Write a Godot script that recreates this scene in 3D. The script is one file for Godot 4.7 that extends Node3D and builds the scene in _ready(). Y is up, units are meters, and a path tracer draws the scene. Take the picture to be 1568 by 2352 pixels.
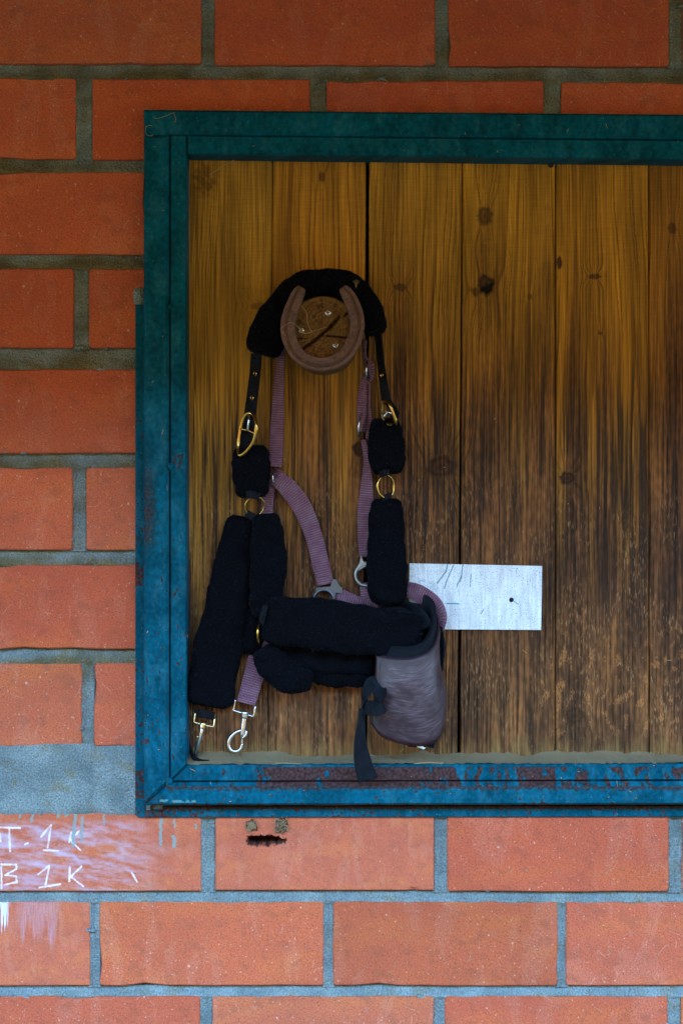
extends Node3D
# A stable wall under deep eaves: plank shutter in a painted steel frame, with two headcollars and a boot hung on a peg.
# Photo pixels (on a 1568 x 2352 grid) give directions; each thing's depth z is metres in front of the brick face.
const K := 0.00055      # metres per grid pixel at the brick face
const D := 2.0          # camera to brick face
const SOFFIT := 2.06    # underside of the eaves
const H := 1.35         # camera height
var rng := RandomNumberGenerator.new()
var n1 := FastNoiseLite.new()
var n2 := FastNoiseLite.new()
var M := {}
var taken := {}

func P(u: float, v: float, z: float = 0.0) -> Vector3:
	var s := K * (D - z) / D
	return Vector3((u - 784.0) * s, H + (1176.0 - v) * s, z)

func lin(r: float, g: float, b: float) -> Color:
	return Color(r, g, b).linear_to_srgb()

func ss(a: float, b: float, x: float) -> float:
	var t := clampf((x - a) / (b - a), 0.0, 1.0)
	return t * t * (3.0 - 2.0 * t)

func N(x: float, y: float) -> float:
	return n1.get_noise_2d(x, y)

func F(x: float, y: float) -> float:
	return n2.get_noise_2d(x, y)

func numbered(called: String) -> String:
	var k: int = taken.get(called, 0)
	taken[called] = k + 1
	return called if k == 0 else "%s_%03d" % [called, k]

func thing(called: String, label: String, category: String, at := Vector3.ZERO, group := "") -> Node3D:
	var o := Node3D.new()
	o.name = numbered(called)
	add_child(o)
	o.position = at
	o.set_meta("label", label)
	o.set_meta("category", category)
	if group: o.set_meta("group", group)
	return o

func tag(o: Node3D, label: String, category: String, group := "") -> void:
	o.set_meta("label", label)
	o.set_meta("category", category)
	if group: o.set_meta("group", group)

func origin_of(p: Node) -> Vector3:      # all builders work in world coordinates; nodes sit at their thing's base
	var at := Vector3.ZERO
	while p is Node3D and p != self:
		at += (p as Node3D).position
		p = p.get_parent()
	return at

# commits a SurfaceTool (in world coordinates) as one named mesh under parent
func obj(called: String, st: SurfaceTool, m: Material, parent: Node = self, smooth := true) -> MeshInstance3D:
	st.index()
	st.generate_normals()
	if m is BaseMaterial3D and m.normal_enabled and not m.uv1_triplanar: st.generate_tangents()
	return put_mesh(called, st.commit(), m, parent)

func put_mesh(called: String, mesh: Mesh, m: Material, parent: Node = self, at := Vector3.ZERO) -> MeshInstance3D:
	var o := MeshInstance3D.new()
	o.name = numbered(called) if parent == self else called
	o.mesh = mesh
	o.material_override = m
	parent.add_child(o, true)
	o.position = at - origin_of(parent)
	return o

func new_st(group := 0) -> SurfaceTool:
	var st := SurfaceTool.new()
	st.begin(Mesh.PRIMITIVE_TRIANGLES)
	st.set_smooth_group(group if group >= 0 else 0xFFFFFFFF)
	return st

func vtx(st: SurfaceTool, p: Vector3, uv := Vector2.ZERO) -> void:
	st.set_uv(uv)
	st.add_vertex(p)

func tri(st: SurfaceTool, a: Vector3, b: Vector3, c: Vector3, ua := Vector2.ZERO, ub := Vector2.ZERO, uc := Vector2.ZERO) -> void:
	vtx(st, a, ua); vtx(st, b, ub); vtx(st, c, uc)

func quad(st: SurfaceTool, a: Vector3, b: Vector3, c: Vector3, d: Vector3, ua := Vector2.ZERO, ub := Vector2.ZERO, uc := Vector2.ZERO, ud := Vector2.ZERO) -> void:
	tri(st, a, b, c, ua, ub, uc); tri(st, a, c, d, ua, uc, ud)

func box(st: SurfaceTool, lo: Vector3, hi: Vector3) -> void:
	st.set_smooth_group(0xFFFFFFFF)
	var c := []
	for i in 8: c.append(Vector3(hi.x if i & 1 else lo.x, hi.y if i & 2 else lo.y, hi.z if i & 4 else lo.z))
	for f in [[4, 6, 7, 5], [1, 3, 2, 0], [5, 7, 3, 1], [0, 2, 6, 4], [6, 2, 3, 7], [0, 4, 5, 1]]:
		var uvs := []
		for k in f:
			var q: Vector3 = c[k]
			uvs.append(Vector2(q.x + q.z, -q.y + q.z))
		quad(st, c[f[0]], c[f[1]], c[f[2]], c[f[3]], uvs[0], uvs[1], uvs[2], uvs[3])

# a thick plate: outline in metres (x, y), front face at zf, back at zb, front edge bevelled; uv = world metres through rect
func slab(st: SurfaceTool, outline: PackedVector2Array, zf: float, zb: float, bev: float, rect := Rect2(0, 0, 1, 1), closed_back := true) -> void:
	var o := outline
	if not Geometry2D.is_polygon_clockwise(o): o.reverse()
	var n := o.size()
	var ins := PackedVector2Array()
	for i in n:
		var a := o[(i + n - 1) % n]; var b := o[i]; var c := o[(i + 1) % n]
		var d1 := (b - a).normalized(); var d2 := (c - b).normalized()
		var m := Vector2(d1.y, -d1.x) + Vector2(d2.y, -d2.x)
		var q := m.normalized() / maxf(0.5, m.length() * 0.5)
		ins.append(b + q * bev)
	var uv := func(p: Vector2, dz: float) -> Vector2:
		return Vector2((p.x - rect.position.x) / rect.size.x + dz * 0.7 / rect.size.x, (rect.position.y - p.y) / rect.size.y)
	var idx := Geometry2D.triangulate_polygon(ins)
	if idx.is_empty():      # a fan from the middle always closes
		var mid := Vector2.ZERO
		for q in ins: mid += q / n
		for i in n: idx.append_array([n, i, (i + 1) % n])
		ins.append(mid)
	st.set_smooth_group(0xFFFFFFFF)
	for i in range(0, idx.size(), 3):
		var a := ins[idx[i]]; var b := ins[idx[i + 1]]; var c := ins[idx[i + 2]]
		if (b - a).cross(c - a) > 0.0:
			var t := b; b = c; c = t
		tri(st, Vector3(a.x, a.y, zf), Vector3(b.x, b.y, zf), Vector3(c.x, c.y, zf), uv.call(a, 0), uv.call(b, 0), uv.call(c, 0))
	for i in n:
		var j := (i + 1) % n
		var a := ins[i]; var b := ins[j]; var c := o[j]; var d := o[i]
		var zm := zf - bev
		quad(st, Vector3(a.x, a.y, zf), Vector3(d.x, d.y, zm), Vector3(c.x, c.y, zm), Vector3(b.x, b.y, zf), uv.call(a, 0), uv.call(d, 0), uv.call(c, 0), uv.call(b, 0))
		quad(st, Vector3(d.x, d.y, zm), Vector3(d.x, d.y, zb), Vector3(c.x, c.y, zb), Vector3(c.x, c.y, zm), uv.call(d, 0), uv.call(d, zm - zb), uv.call(c, zm - zb), uv.call(c, 0))
	if closed_back:
		idx = Geometry2D.triangulate_polygon(o)
		for i in range(0, idx.size(), 3):
			var a := o[idx[i]]; var b := o[idx[i + 1]]; var c := o[idx[i + 2]]
			if (b - a).cross(c - a) < 0.0:
				var t := b; b = c; c = t
			tri(st, Vector3(a.x, a.y, zb), Vector3(b.x, b.y, zb), Vector3(c.x, c.y, zb), uv.call(a, 0), uv.call(b, 0), uv.call(c, 0))

func outline_px(pts: Array, z: float) -> PackedVector2Array:
	var o := PackedVector2Array()
	for i in range(0, pts.size(), 2):
		var q := P(pts[i], pts[i + 1], z)
		o.append(Vector2(q.x, q.y))
	return o

func rect_px(u0: float, v0: float, u1: float, v1: float) -> Rect2:   # uv rectangle on the wall plane
	var a := P(u0, v0, 0.0); var b := P(u1, v1, 0.0)
	return Rect2(a.x, a.y, b.x - a.x, a.y - b.y)

# fills a picture row by row on all cores; f(y) returns the row's bytes
func rows_of(h: int, f: Callable) -> Array:
	var out := []
	out.resize(h)
	var job := func(y: int) -> void: out[y] = f.call(y)
	var id := WorkerThreadPool.add_group_task(job, h)
	WorkerThreadPool.wait_for_group_task_completion(id)
	return out

func joined(rows: Array, k: int) -> PackedByteArray:
	var d := PackedByteArray()
	for r in rows: d.append_array(r[k])
	return d

func texture(w: int, h: int, format: int, d: PackedByteArray) -> ImageTexture:
	return ImageTexture.create_from_image(Image.create_from_data(w, h, false, format, d))

func relief(w: int, h: int, d: PackedByteArray, strength: float) -> ImageTexture:
	var im := Image.create_from_data(w, h, false, Image.FORMAT_L8, d)
	im.convert(Image.FORMAT_RGBA8)
	im.bump_map_to_normal_map(strength)
	return ImageTexture.create_from_image(im)

func picture(w: int, h: int, f: Callable) -> ImageTexture:
	var rows := rows_of(h, func(y: int) -> Array:
		var d := PackedByteArray()
		d.resize(w * 3)
		for x in w:
			var c: Color = f.call(x, y)
			d[x * 3] = int(clampf(c.r, 0, 1) * 255.0); d[x * 3 + 1] = int(clampf(c.g, 0, 1) * 255.0); d[x * 3 + 2] = int(clampf(c.b, 0, 1) * 255.0)
		return [d])
	return texture(w, h, Image.FORMAT_RGB8, joined(rows, 0))

func bumps(t: ImageTexture, strength: float) -> ImageTexture:   # a normal map from a picture's brightness
	var im := t.get_image().duplicate()
	im.convert(Image.FORMAT_RGBA8)
	im.bump_map_to_normal_map(strength)
	return ImageTexture.create_from_image(im)

func noise_normal(freq: float, strength: float, size := 512, octaves := 4, kind := FastNoiseLite.TYPE_SIMPLEX_SMOOTH) -> ImageTexture:
	var f := FastNoiseLite.new()
	f.noise_type = kind; f.frequency = freq; f.fractal_octaves = octaves; f.seed = 7
	var im := f.get_seamless_image(size, size)
	im.convert(Image.FORMAT_RGBA8)
	im.bump_map_to_normal_map(strength)
	return ImageTexture.create_from_image(im)

func mat(c: Color, rough := 0.8, metal := 0.0) -> StandardMaterial3D:
	var m := StandardMaterial3D.new()
	m.albedo_color = c; m.roughness = rough; m.metallic = metal
	return m

func _ready() -> void:
	n1.noise_type = FastNoiseLite.TYPE_SIMPLEX_SMOOTH; n1.frequency = 1.0; n1.fractal_type = FastNoiseLite.FRACTAL_NONE; n1.seed = 3
	n2.noise_type = FastNoiseLite.TYPE_SIMPLEX_SMOOTH; n2.frequency = 1.0; n2.fractal_type = FastNoiseLite.FRACTAL_FBM; n2.fractal_octaves = 4; n2.seed = 11
	rng.seed = 4711
	var cam := Camera3D.new()
	cam.position = Vector3(0, H, D)
	cam.fov = rad_to_deg(2.0 * atan(1176.0 * K / D))
	cam.near = 0.05; cam.far = 400.0
	add_child(cam)
	var sky_m := ProceduralSkyMaterial.new()
	sky_m.sky_top_color = Color(0.46, 0.68, 0.93)
	sky_m.sky_horizon_color = Color(0.70, 0.86, 0.97)
	sky_m.sky_curve = 0.2
	sky_m.ground_bottom_color = Color(0.3, 0.22, 0.12); sky_m.ground_horizon_color = Color(0.4, 0.32, 0.2)
	var sky := Sky.new(); sky.sky_material = sky_m
	var env := Environment.new()
	env.background_energy_multiplier = 3.0
	env.background_mode = Environment.BG_SKY; env.sky = sky
	env.tonemap_mode = Environment.TONE_MAPPER_LINEAR
	env.tonemap_exposure = 7.6
	env.sdfgi_enabled = true; env.ssao_enabled = true; env.ssil_enabled = true
	var we := WorldEnvironment.new(); we.environment = env
	add_child(we)
	var sun := DirectionalLight3D.new()      # behind the stable: the wall stands in open shade
	sun.light_color = Color(1.0, 0.88, 0.68); sun.light_energy = 0.6; sun.light_angular_distance = 0.5
	sun.shadow_enabled = true
	sun.look_at_from_position(Vector3.ZERO, Vector3(0.3, -0.5, 0.8), Vector3.UP)
	add_child(sun)
	make_materials()
	surroundings()
	brick_wall()
	steel_frame()
	shutter()
	M.bead = (M.paint as StandardMaterial3D).duplicate()
	M.bead.uv1_scale = Vector3(0.05, 0.05, 1); M.bead.uv1_offset = Vector3(0.03, 0.5, 0)
	more_materials()
	nests()
	peg()
	black_headcollar()
	purple_headcollar()
	tendon_boot()
	metal_plate()
	small_bits(get_node("plank_shutter"), get_node("steel_frame"))

func make_materials() -> void:
	# fired clay: mottled, speckled, scratched
	var marks := []
	for i in 120:
		marks.append([rng.randf() * 768, rng.randf() * 768, rng.randf_range(-1.2, 1.2) + (PI / 2 if rng.randf() < 0.35 else 0.0), rng.randf_range(3, 26), rng.randf_range(-0.02, 0.02), rng.randf_range(0.2, 0.65)])
	var scratch := Image.create_empty(768, 768, false, Image.FORMAT_L8)
	for m in marks:
		var x: float = m[0]; var y: float = m[1]; var a: float = m[2]
		for k in int(m[3] * 1.5):
			x += cos(a) * 0.7; y += sin(a) * 0.7; a += m[4] + rng.randf_range(-0.06, 0.06)
			if x >= 0 and y >= 0 and x < 768 and y < 768 and rng.randf() < 0.8: scratch.set_pixel(int(x), int(y), Color(m[5], m[5], m[5]))
	for i in 1500:
		var r := rng.randf_range(0.2, 0.55) * (1.0 if rng.randf() < 0.95 else 2.6)
		var cx := rng.randf() * 768; var cy := rng.randf() * 768; var s := rng.randf_range(0.25, 0.9)
		for yy in range(int(cy - r), int(cy + r) + 1):
			for xx in range(int(cx - r), int(cx + r) + 1):
				if xx >= 0 and yy >= 0 and xx < 768 and yy < 768: scratch.set_pixel(xx, yy, Color(s, s, s))
	var sd := scratch.get_data()
	var clay := picture(768, 768, func(x: int, y: int) -> Color:
		var a := F(x * 0.004, y * 0.006) * 0.5
		var b := F(x * 0.3 + 40, y * 0.3)
		var c := Color(0.775, 0.385, 0.245).lerp(Color(0.715, 0.355, 0.235), clampf(0.5 + a * 1.6, 0, 1))
		c = c.lerp(Color(0.79, 0.42, 0.23), clampf(F(x * 0.003 + 9, y * 0.01 + 70) * 1.1, 0, 0.6))
		var dust := clampf(F(x * 0.012 + 90, y * 0.004 + 5) * 1.3 - 0.2, 0, 0.16)
		c = c.lerp(Color(0.80, 0.56, 0.48), dust)
		c = c * (1.0 + b * 0.2)
		c = c.lerp(Color(0.64, 0.34, 0.23), clampf(F(x * 0.02 + 130, y * 0.025 + 11) * 1.6 - 0.3, 0, 0.5))
		if F(x * 0.05 + 300, y * 0.05) > 0.52: c = c.lerp(Color(0.62, 0.52, 0.46), 0.35)
		if N(x * 0.31, y * 0.31 + 300) > 0.72: c = c.lerp(Color(0.30, 0.16, 0.12), 0.6)
		c = c.lerp(Color(0.86, 0.74, 0.66), sd[y * 768 + x] / 255.0 * 0.8)
		return c)
	var clay_n := noise_normal(0.2, 3.0, 512, 4)
	var tints := [Color(1, 1, 1), Color(0.95, 0.93, 0.94), Color(1.0, 0.96, 0.91), Color(0.98, 1.02, 1.05), Color(0.93, 0.93, 0.92), Color(1.0, 1.0, 1.03), Color(0.97, 0.94, 0.96)]
	for i in 7:
		var m := mat(tints[i], 0.85)
		m.metallic_specular = 0.3
		m.albedo_texture = clay
		m.normal_enabled = true; m.normal_texture = clay_n; m.normal_scale = 0.35
		M["clay%d" % i] = m
	M.clay_image = clay.get_image()
	M.clay_n = clay_n
	# mortar: grey cement with sand grains and some green-brown growth
	var cement := picture(512, 512, func(x: int, y: int) -> Color:
		var wrap := Vector2(x, y)
		var a := F(wrap.x * 0.01, wrap.y * 0.01)
		var c := Color(0.50, 0.55, 0.53).lerp(Color(0.40, 0.45, 0.44), clampf(0.5 + a * 1.4, 0, 1))
		c = c.lerp(Color(0.46, 0.42, 0.30), clampf(F(x * 0.012 + 50, y * 0.02) * 1.6 - 0.35, 0, 0.5))
		c = c * (1.0 + F(x * 0.22, y * 0.22 + 60) * 0.35)
		if N(x * 0.28 + 12, y * 0.28) > 0.7: c = c.lerp(Color(0.2, 0.21, 0.2), 0.6)
		if N(x * 0.3 + 90, y * 0.3) > 0.78: c = c.lerp(Color(0.75, 0.76, 0.72), 0.6)
		return c)
	var mm := mat(Color(1, 1, 1), 0.92)
	mm.albedo_texture = cement
	mm.normal_enabled = true; mm.normal_texture = noise_normal(0.16, 6.0, 512, 4); mm.normal_scale = 0.8
	mm.uv1_triplanar = true; mm.uv1_world_triplanar = true; mm.uv1_scale = Vector3(3.2, 3.2, 3.2)
	mm.vertex_color_use_as_albedo = true
	M.cement = mm
	var soil := mat(lin(0.075, 0.040, 0.009), 0.95)
	M.soil = soil
	M.added_barn_wood = mat(lin(0.17, 0.09, 0.013), 0.85)
	M.soffit = mat(lin(0.22, 0.10, 0.015), 0.8)
	M.roof = mat(lin(0.25, 0.09, 0.05), 0.85)
	M.dark = mat(lin(0.02, 0.018, 0.015), 0.9)

func surroundings() -> void:
	var st := new_st()
	quad(st, Vector3(-80, 0, 80), Vector3(-80, 0, -80), Vector3(80, 0, -80), Vector3(80, 0, 80))
	var g := obj("ground", st, M.soil)
	g.set_meta("kind", "structure")
	# eaves of the stable, over the wall
	var ev := thing("eaves_roof", "tiled stable roof with a boarded brown soffit over the brick wall", "roof", Vector3(0, SOFFIT, 0))
	for i in 10:
		st = new_st()
		var z0 := 0.02 + i * 0.15
		box(st, Vector3(-10, SOFFIT, z0), Vector3(10, SOFFIT + 0.025, z0 + 0.145))
		obj("soffit_board", st, M.soffit, ev)
	st = new_st(); box(st, Vector3(-10, SOFFIT - 0.02, 1.522), Vector3(10, SOFFIT + 0.14, 1.55)); obj("fascia_board", st, M.soffit, ev)
	st = new_st()
	st.set_smooth_group(0xFFFFFFFF)
	var a := [Vector3(-10.1, SOFFIT + 0.1, 1.62), Vector3(10.1, SOFFIT + 0.1, 1.62), Vector3(10.1, SOFFIT + 1.7, -3.0), Vector3(-10.1, SOFFIT + 1.7, -3.0)]
	quad(st, a[0], a[3], a[2], a[1])
	var up := Vector3(0, 0.06, 0)
	quad(st, a[0] + up, a[3] + up, a[2] + up, a[1] + up)
	quad(st, a[0] + up, a[1] + up, a[1], a[0])
	obj("roof_sheet", st, M.roof, ev)
	# unseen barn, added to block low sky and bounce warm light
	var b := thing("added_barn", "unseen ochre timber barn added across the yard to bounce warm light and block low sky", "barn", Vector3(0, 0, 9))
	st = new_st(); box(st, Vector3(-32, 0, 9), Vector3(32, 4.0, 9.2)); obj("wall", st, M.added_barn_wood, b)
	st = new_st(); box(st, Vector3(-1.4, 0, 8.94), Vector3(1.4, 2.4, 8.99)); obj("door", st, M.soffit, b)
	st = new_st()
	st.set_smooth_group(0xFFFFFFFF)
	quad(st, Vector3(-32.4, 3.9, 8.6), Vector3(-32.4, 5.6, 12), Vector3(32.4, 5.6, 12), Vector3(32.4, 3.9, 8.6))
	obj("roof", st, M.roof, b)

# knots of the planks: u, v, half width, half height, darkness, hole
const KNOTS := [[1113, 493, 20, 24, 0.5, 0], [1117, 652, 22, 27, 0.75, 1], [1303, 1097, 20, 17, 1.0, 0], [1012, 1072, 42, 34, 0.85, 0], [824, 1030, 17, 20, 1.0, 0], [918, 657, 17, 11, 0.5, 0], [738, 402, 9, 13, 0.45, 0], [735, 640, 14, 8, 0.6, 0], [1366, 632, 16, 7, 0.55, 0], [1379, 762, 6, 6, 0.5, 0], [1285, 600, 7, 16, 0.7, 0], [596, 700, 26, 9, 0.3, 0], [1092, 668, 10, 12, 0.5, 0], [1216, 678, 6, 8, 0.4, 0], [1320, 1645, 30, 26, 0.6, 0], [1545, 520, 12, 16, 0.5, 0], [1590, 1190, 16, 20, 0.8, 0]]

func paint_planks() -> void:
	var w := 800; var h := 884
	var plank_from_top := PackedFloat32Array([420.0, 627.0, 844.0, 1061.0, 1275.5, 1488.5, 1702.0])
	var plank_from_foot := PackedFloat32Array([420.0, 614.0, 838.0, 1053.0, 1275.0, 1490.0, 1703.0])
	var pitch := PackedFloat32Array([6.0, 12.0, 9.0, 9.5, 11.0, 13.0])
	var wet_from := PackedFloat32Array([1130.0, 960.0, 830.0, 870.0, 930.0, 720.0])
	var gold := PackedColorArray([Color(0.63, 0.465, 0.155), Color(0.64, 0.445, 0.13), Color(0.63, 0.455, 0.14), Color(0.65, 0.465, 0.13), Color(0.64, 0.445, 0.12), Color(0.56, 0.375, 0.115)])
	var rows := rows_of(h, func(y: int) -> Array:
		var al := PackedByteArray(); al.resize(w * 3)
		var he := PackedByteArray(); he.resize(w)
		var v := 355.0 + y * 1.6
		var t := y / float(h)
		var knots := []
		for q in KNOTS:
			if absf(v - q[1]) < q[3] * 4.5: knots.append(q)
		var low := v > 380.0
		var b := 0
		for x in w:
			var u := 420.0 + x * 1.6
			while b < 5 and u > lerpf(plank_from_top[b + 1], plank_from_foot[b + 1], t): b += 1
			var sb := b * 137.0
			var g := u + N(u * 0.004 + sb, v * 0.0009) * 20.0 + N(u * 0.02 + sb, v * 0.004 + 40.0) * 3.0
			var knot := 0.0
			var eye := 0.0
			var hole := 0.0
			for q in knots:
				var du: float = (u - q[0]) / q[2]
				if absf(du) > 5.0: continue
				var dv: float = (v - q[1]) / q[3]
				var r := sqrt(du * du + dv * dv) * (1.0 + 0.2 * N(atan2(dv, du) * 1.3 + q[0], q[1]))
				g += signf(du) * q[2] * 1.1 * exp(-du * du * 0.35 - dv * dv * 0.16) * (1.0 - exp(-du * du * 6.0))
				knot = maxf(knot, (1.0 - ss(0.7, 1.05, r)) * q[4])
				eye = maxf(eye, (1.0 - ss(0.9, 1.0, r)) * (0.5 + 0.5 * sin(r * 13.0 + dv)))
				if q[5] == 1: hole = maxf(hole, (1.0 - ss(0.62, 0.7, r)) * ss(-0.1, 0.05, dv + du * 0.35 - 0.05))
			# year rings cut along the grain: pale early wood, thin dark late wood
			var gp: float = g / pitch[b] + N(g * 0.03 + sb, 5.0) * 1.2
			var fr := gp - floorf(gp)
			var late := ss(0.45, 0.86, fr) * (1.0 - ss(0.93, 1.0, fr)) * (0.55 + 0.45 * N(floorf(gp) * 3.7, v * 0.002))
			var thin := N(u * 0.30 + sb, v * 0.020)
			var fibre := N(u * 0.27 + sb * 2.0, v * 0.006) * 0.6 + N(u * 0.12 + sb, v * 0.004 + 90.0) * 0.5
			var slow := N(u * 0.012 + sb, v * 0.0022 + 20.0)
			var c := gold[b]
			c = c * (1.0 + 0.16 * slow + 0.20 * fibre)
			c = c.lerp(Color(0.27, 0.155, 0.05), late * (0.6 if b != 0 else 0.42))
			if v < 900.0: c = c * (1.0 + 0.05 * N(u * 0.012, v * 0.32 + sb) * ss(900, 500, v))     # rough saw marks across the grain
			# weather stain: dark brown, running down in streaks of different length
			var wet := 0.0
			var fl := 0.0
			var soot := 0.0
			if low:
				var line := wet_from[b] + N(u * 0.012 + sb, 1.0) * 230.0 + N(u * 0.06 + sb, 2.0) * 90.0
				wet = ss(-330.0, 380.0, v - line + 150.0 * N(u * 0.16 + sb, v * 0.003))
				var grey := (Color(0.46, 0.285, 0.165) if b < 2 else Color(0.42, 0.265, 0.155)).lerp(Color(0.30, 0.19, 0.125), clampf(0.5 + N(u * 0.02 + 60, v * 0.003) * 0.8, 0, 1))
				grey = grey * (1.0 + 0.40 * fibre + 0.22 * N(u * 0.09 + 50.0, v * 0.03) - 0.35 * late + 0.2 * slow)
				c = c.lerp(grey, wet * 0.88)
				if v > 680.0 and v < 1600.0:
					soot = ss(0.12, 0.6, (0.30 if u > 1370.0 and u < 1490.0 else 0.0) + (0.16 if u > 900.0 and u < 1055.0 else 0.0) + N(u * 0.07 + 800.0 + sb, v * 0.0016 + 7.0) * 0.8 + 0.45 * N(u * 0.2, v * 0.005)) * ss(700, 1000, v) * ss(1600, 1250, v)
					c = c.lerp(Color(0.14, 0.10, 0.08), soot * clampf(0.62 + 0.5 * fibre, 0, 0.9))
				# abrasion that lays the pale wood bare again, in clusters
				if v > 950.0:
					var many := clampf(0.35 + 0.9 * N(u * 0.011 + 17.0, v * 0.005 + 33.0) + 0.4 * N(u * 0.05, v * 0.02 + 60.0), 0, 1) * ss(950, 1250, v)
					fl = ss(0.2, 0.75, N(u * 0.24 + sb, v * 0.05) * 0.7 + thin * 0.45) * many
					c = c.lerp(Color(0.62, 0.48, 0.32), fl * 0.95)
				if v > 1380.0 and u > 1240.0 and v < 1720.0:
					var chip := ss(0.42, 0.6, N(u * 0.045 + 5.0, v * 0.022 + 8.0) * 0.9 + 0.3 * N(u * 0.2, v * 0.08) + (0.25 if absf(u - 1287.0) < 12.0 else 0.0))
					chip *= ss(1380, 1520, v) * ss(1720, 1660, v) * clampf(0.7 + N(u * 0.5, v * 0.12), 0, 1)
					c = c.lerp(Color(0.72, 0.48, 0.26), chip * 0.75)
				if v > 1640.0:
					var base := ss(1690, 1742, v + 26.0 * N(u * 0.05, 2.5) + 14.0 * N(u * 0.4, v * 0.02))
					c = c.lerp(Color(0.48, 0.37, 0.20) * (1.0 + 0.3 * fibre), base * 0.75)
			if b == 0 and v < 520.0:      # smudge of old cobweb by the corner
				var sm := exp(-(pow((u - 468.0) / 26.0, 2.0) + pow((v - 408.0) / 34.0, 2.0))) * (0.6 + 0.9 * F(u * 0.05, v * 0.05))
				c = c.lerp(Color(0.27, 0.17, 0.06), clampf(sm, 0, 0.5))
			if knot > 0.0 or hole > 0.0:
				c = c.lerp(Color(0.36, 0.24, 0.11).lerp(Color(0.20, 0.12, 0.06), clampf(knot * 0.6 + eye * 0.5, 0, 1)) * (1.0 + 0.4 * fibre), clampf(knot * 1.3, 0, 0.95))
				c = c.lerp(Color(0.05, 0.035, 0.03), hole)
			var k := x * 3
			al[k] = int(clampf(c.r, 0, 1) * 255); al[k + 1] = int(clampf(c.g, 0, 1) * 255); al[k + 2] = int(clampf(c.b, 0, 1) * 255)
			he[x] = int(clampf(0.55 - late * 0.12 + fibre * (0.16 + 0.2 * wet) + fl * 0.1 - hole * 0.5 - soot * 0.05, 0, 1) * 255)
		return [al, he])
	var m := mat(Color(1, 1, 1), 0.72)
	m.metallic_specular = 0.3
	m.albedo_texture = texture(w, h, Image.FORMAT_RGB8, joined(rows, 0))
	m.normal_enabled = true; m.normal_texture = relief(w, h, joined(rows, 1), 5.0); m.normal_scale = 1.0
	M.wood = m

func seg(u: float, v: float, a: float, b: float, c: float, d: float) -> float:   # distance to a stroke
	if u < minf(a, c) - 9.0 or u > maxf(a, c) + 9.0 or v < minf(b, d) - 9.0 or v > maxf(b, d) + 9.0: return 99.0
	var p := Vector2(u, v)
	return p.distance_to(Geometry2D.get_closest_point_to_segment(p, Vector2(a, b), Vector2(c, d)))

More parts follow.
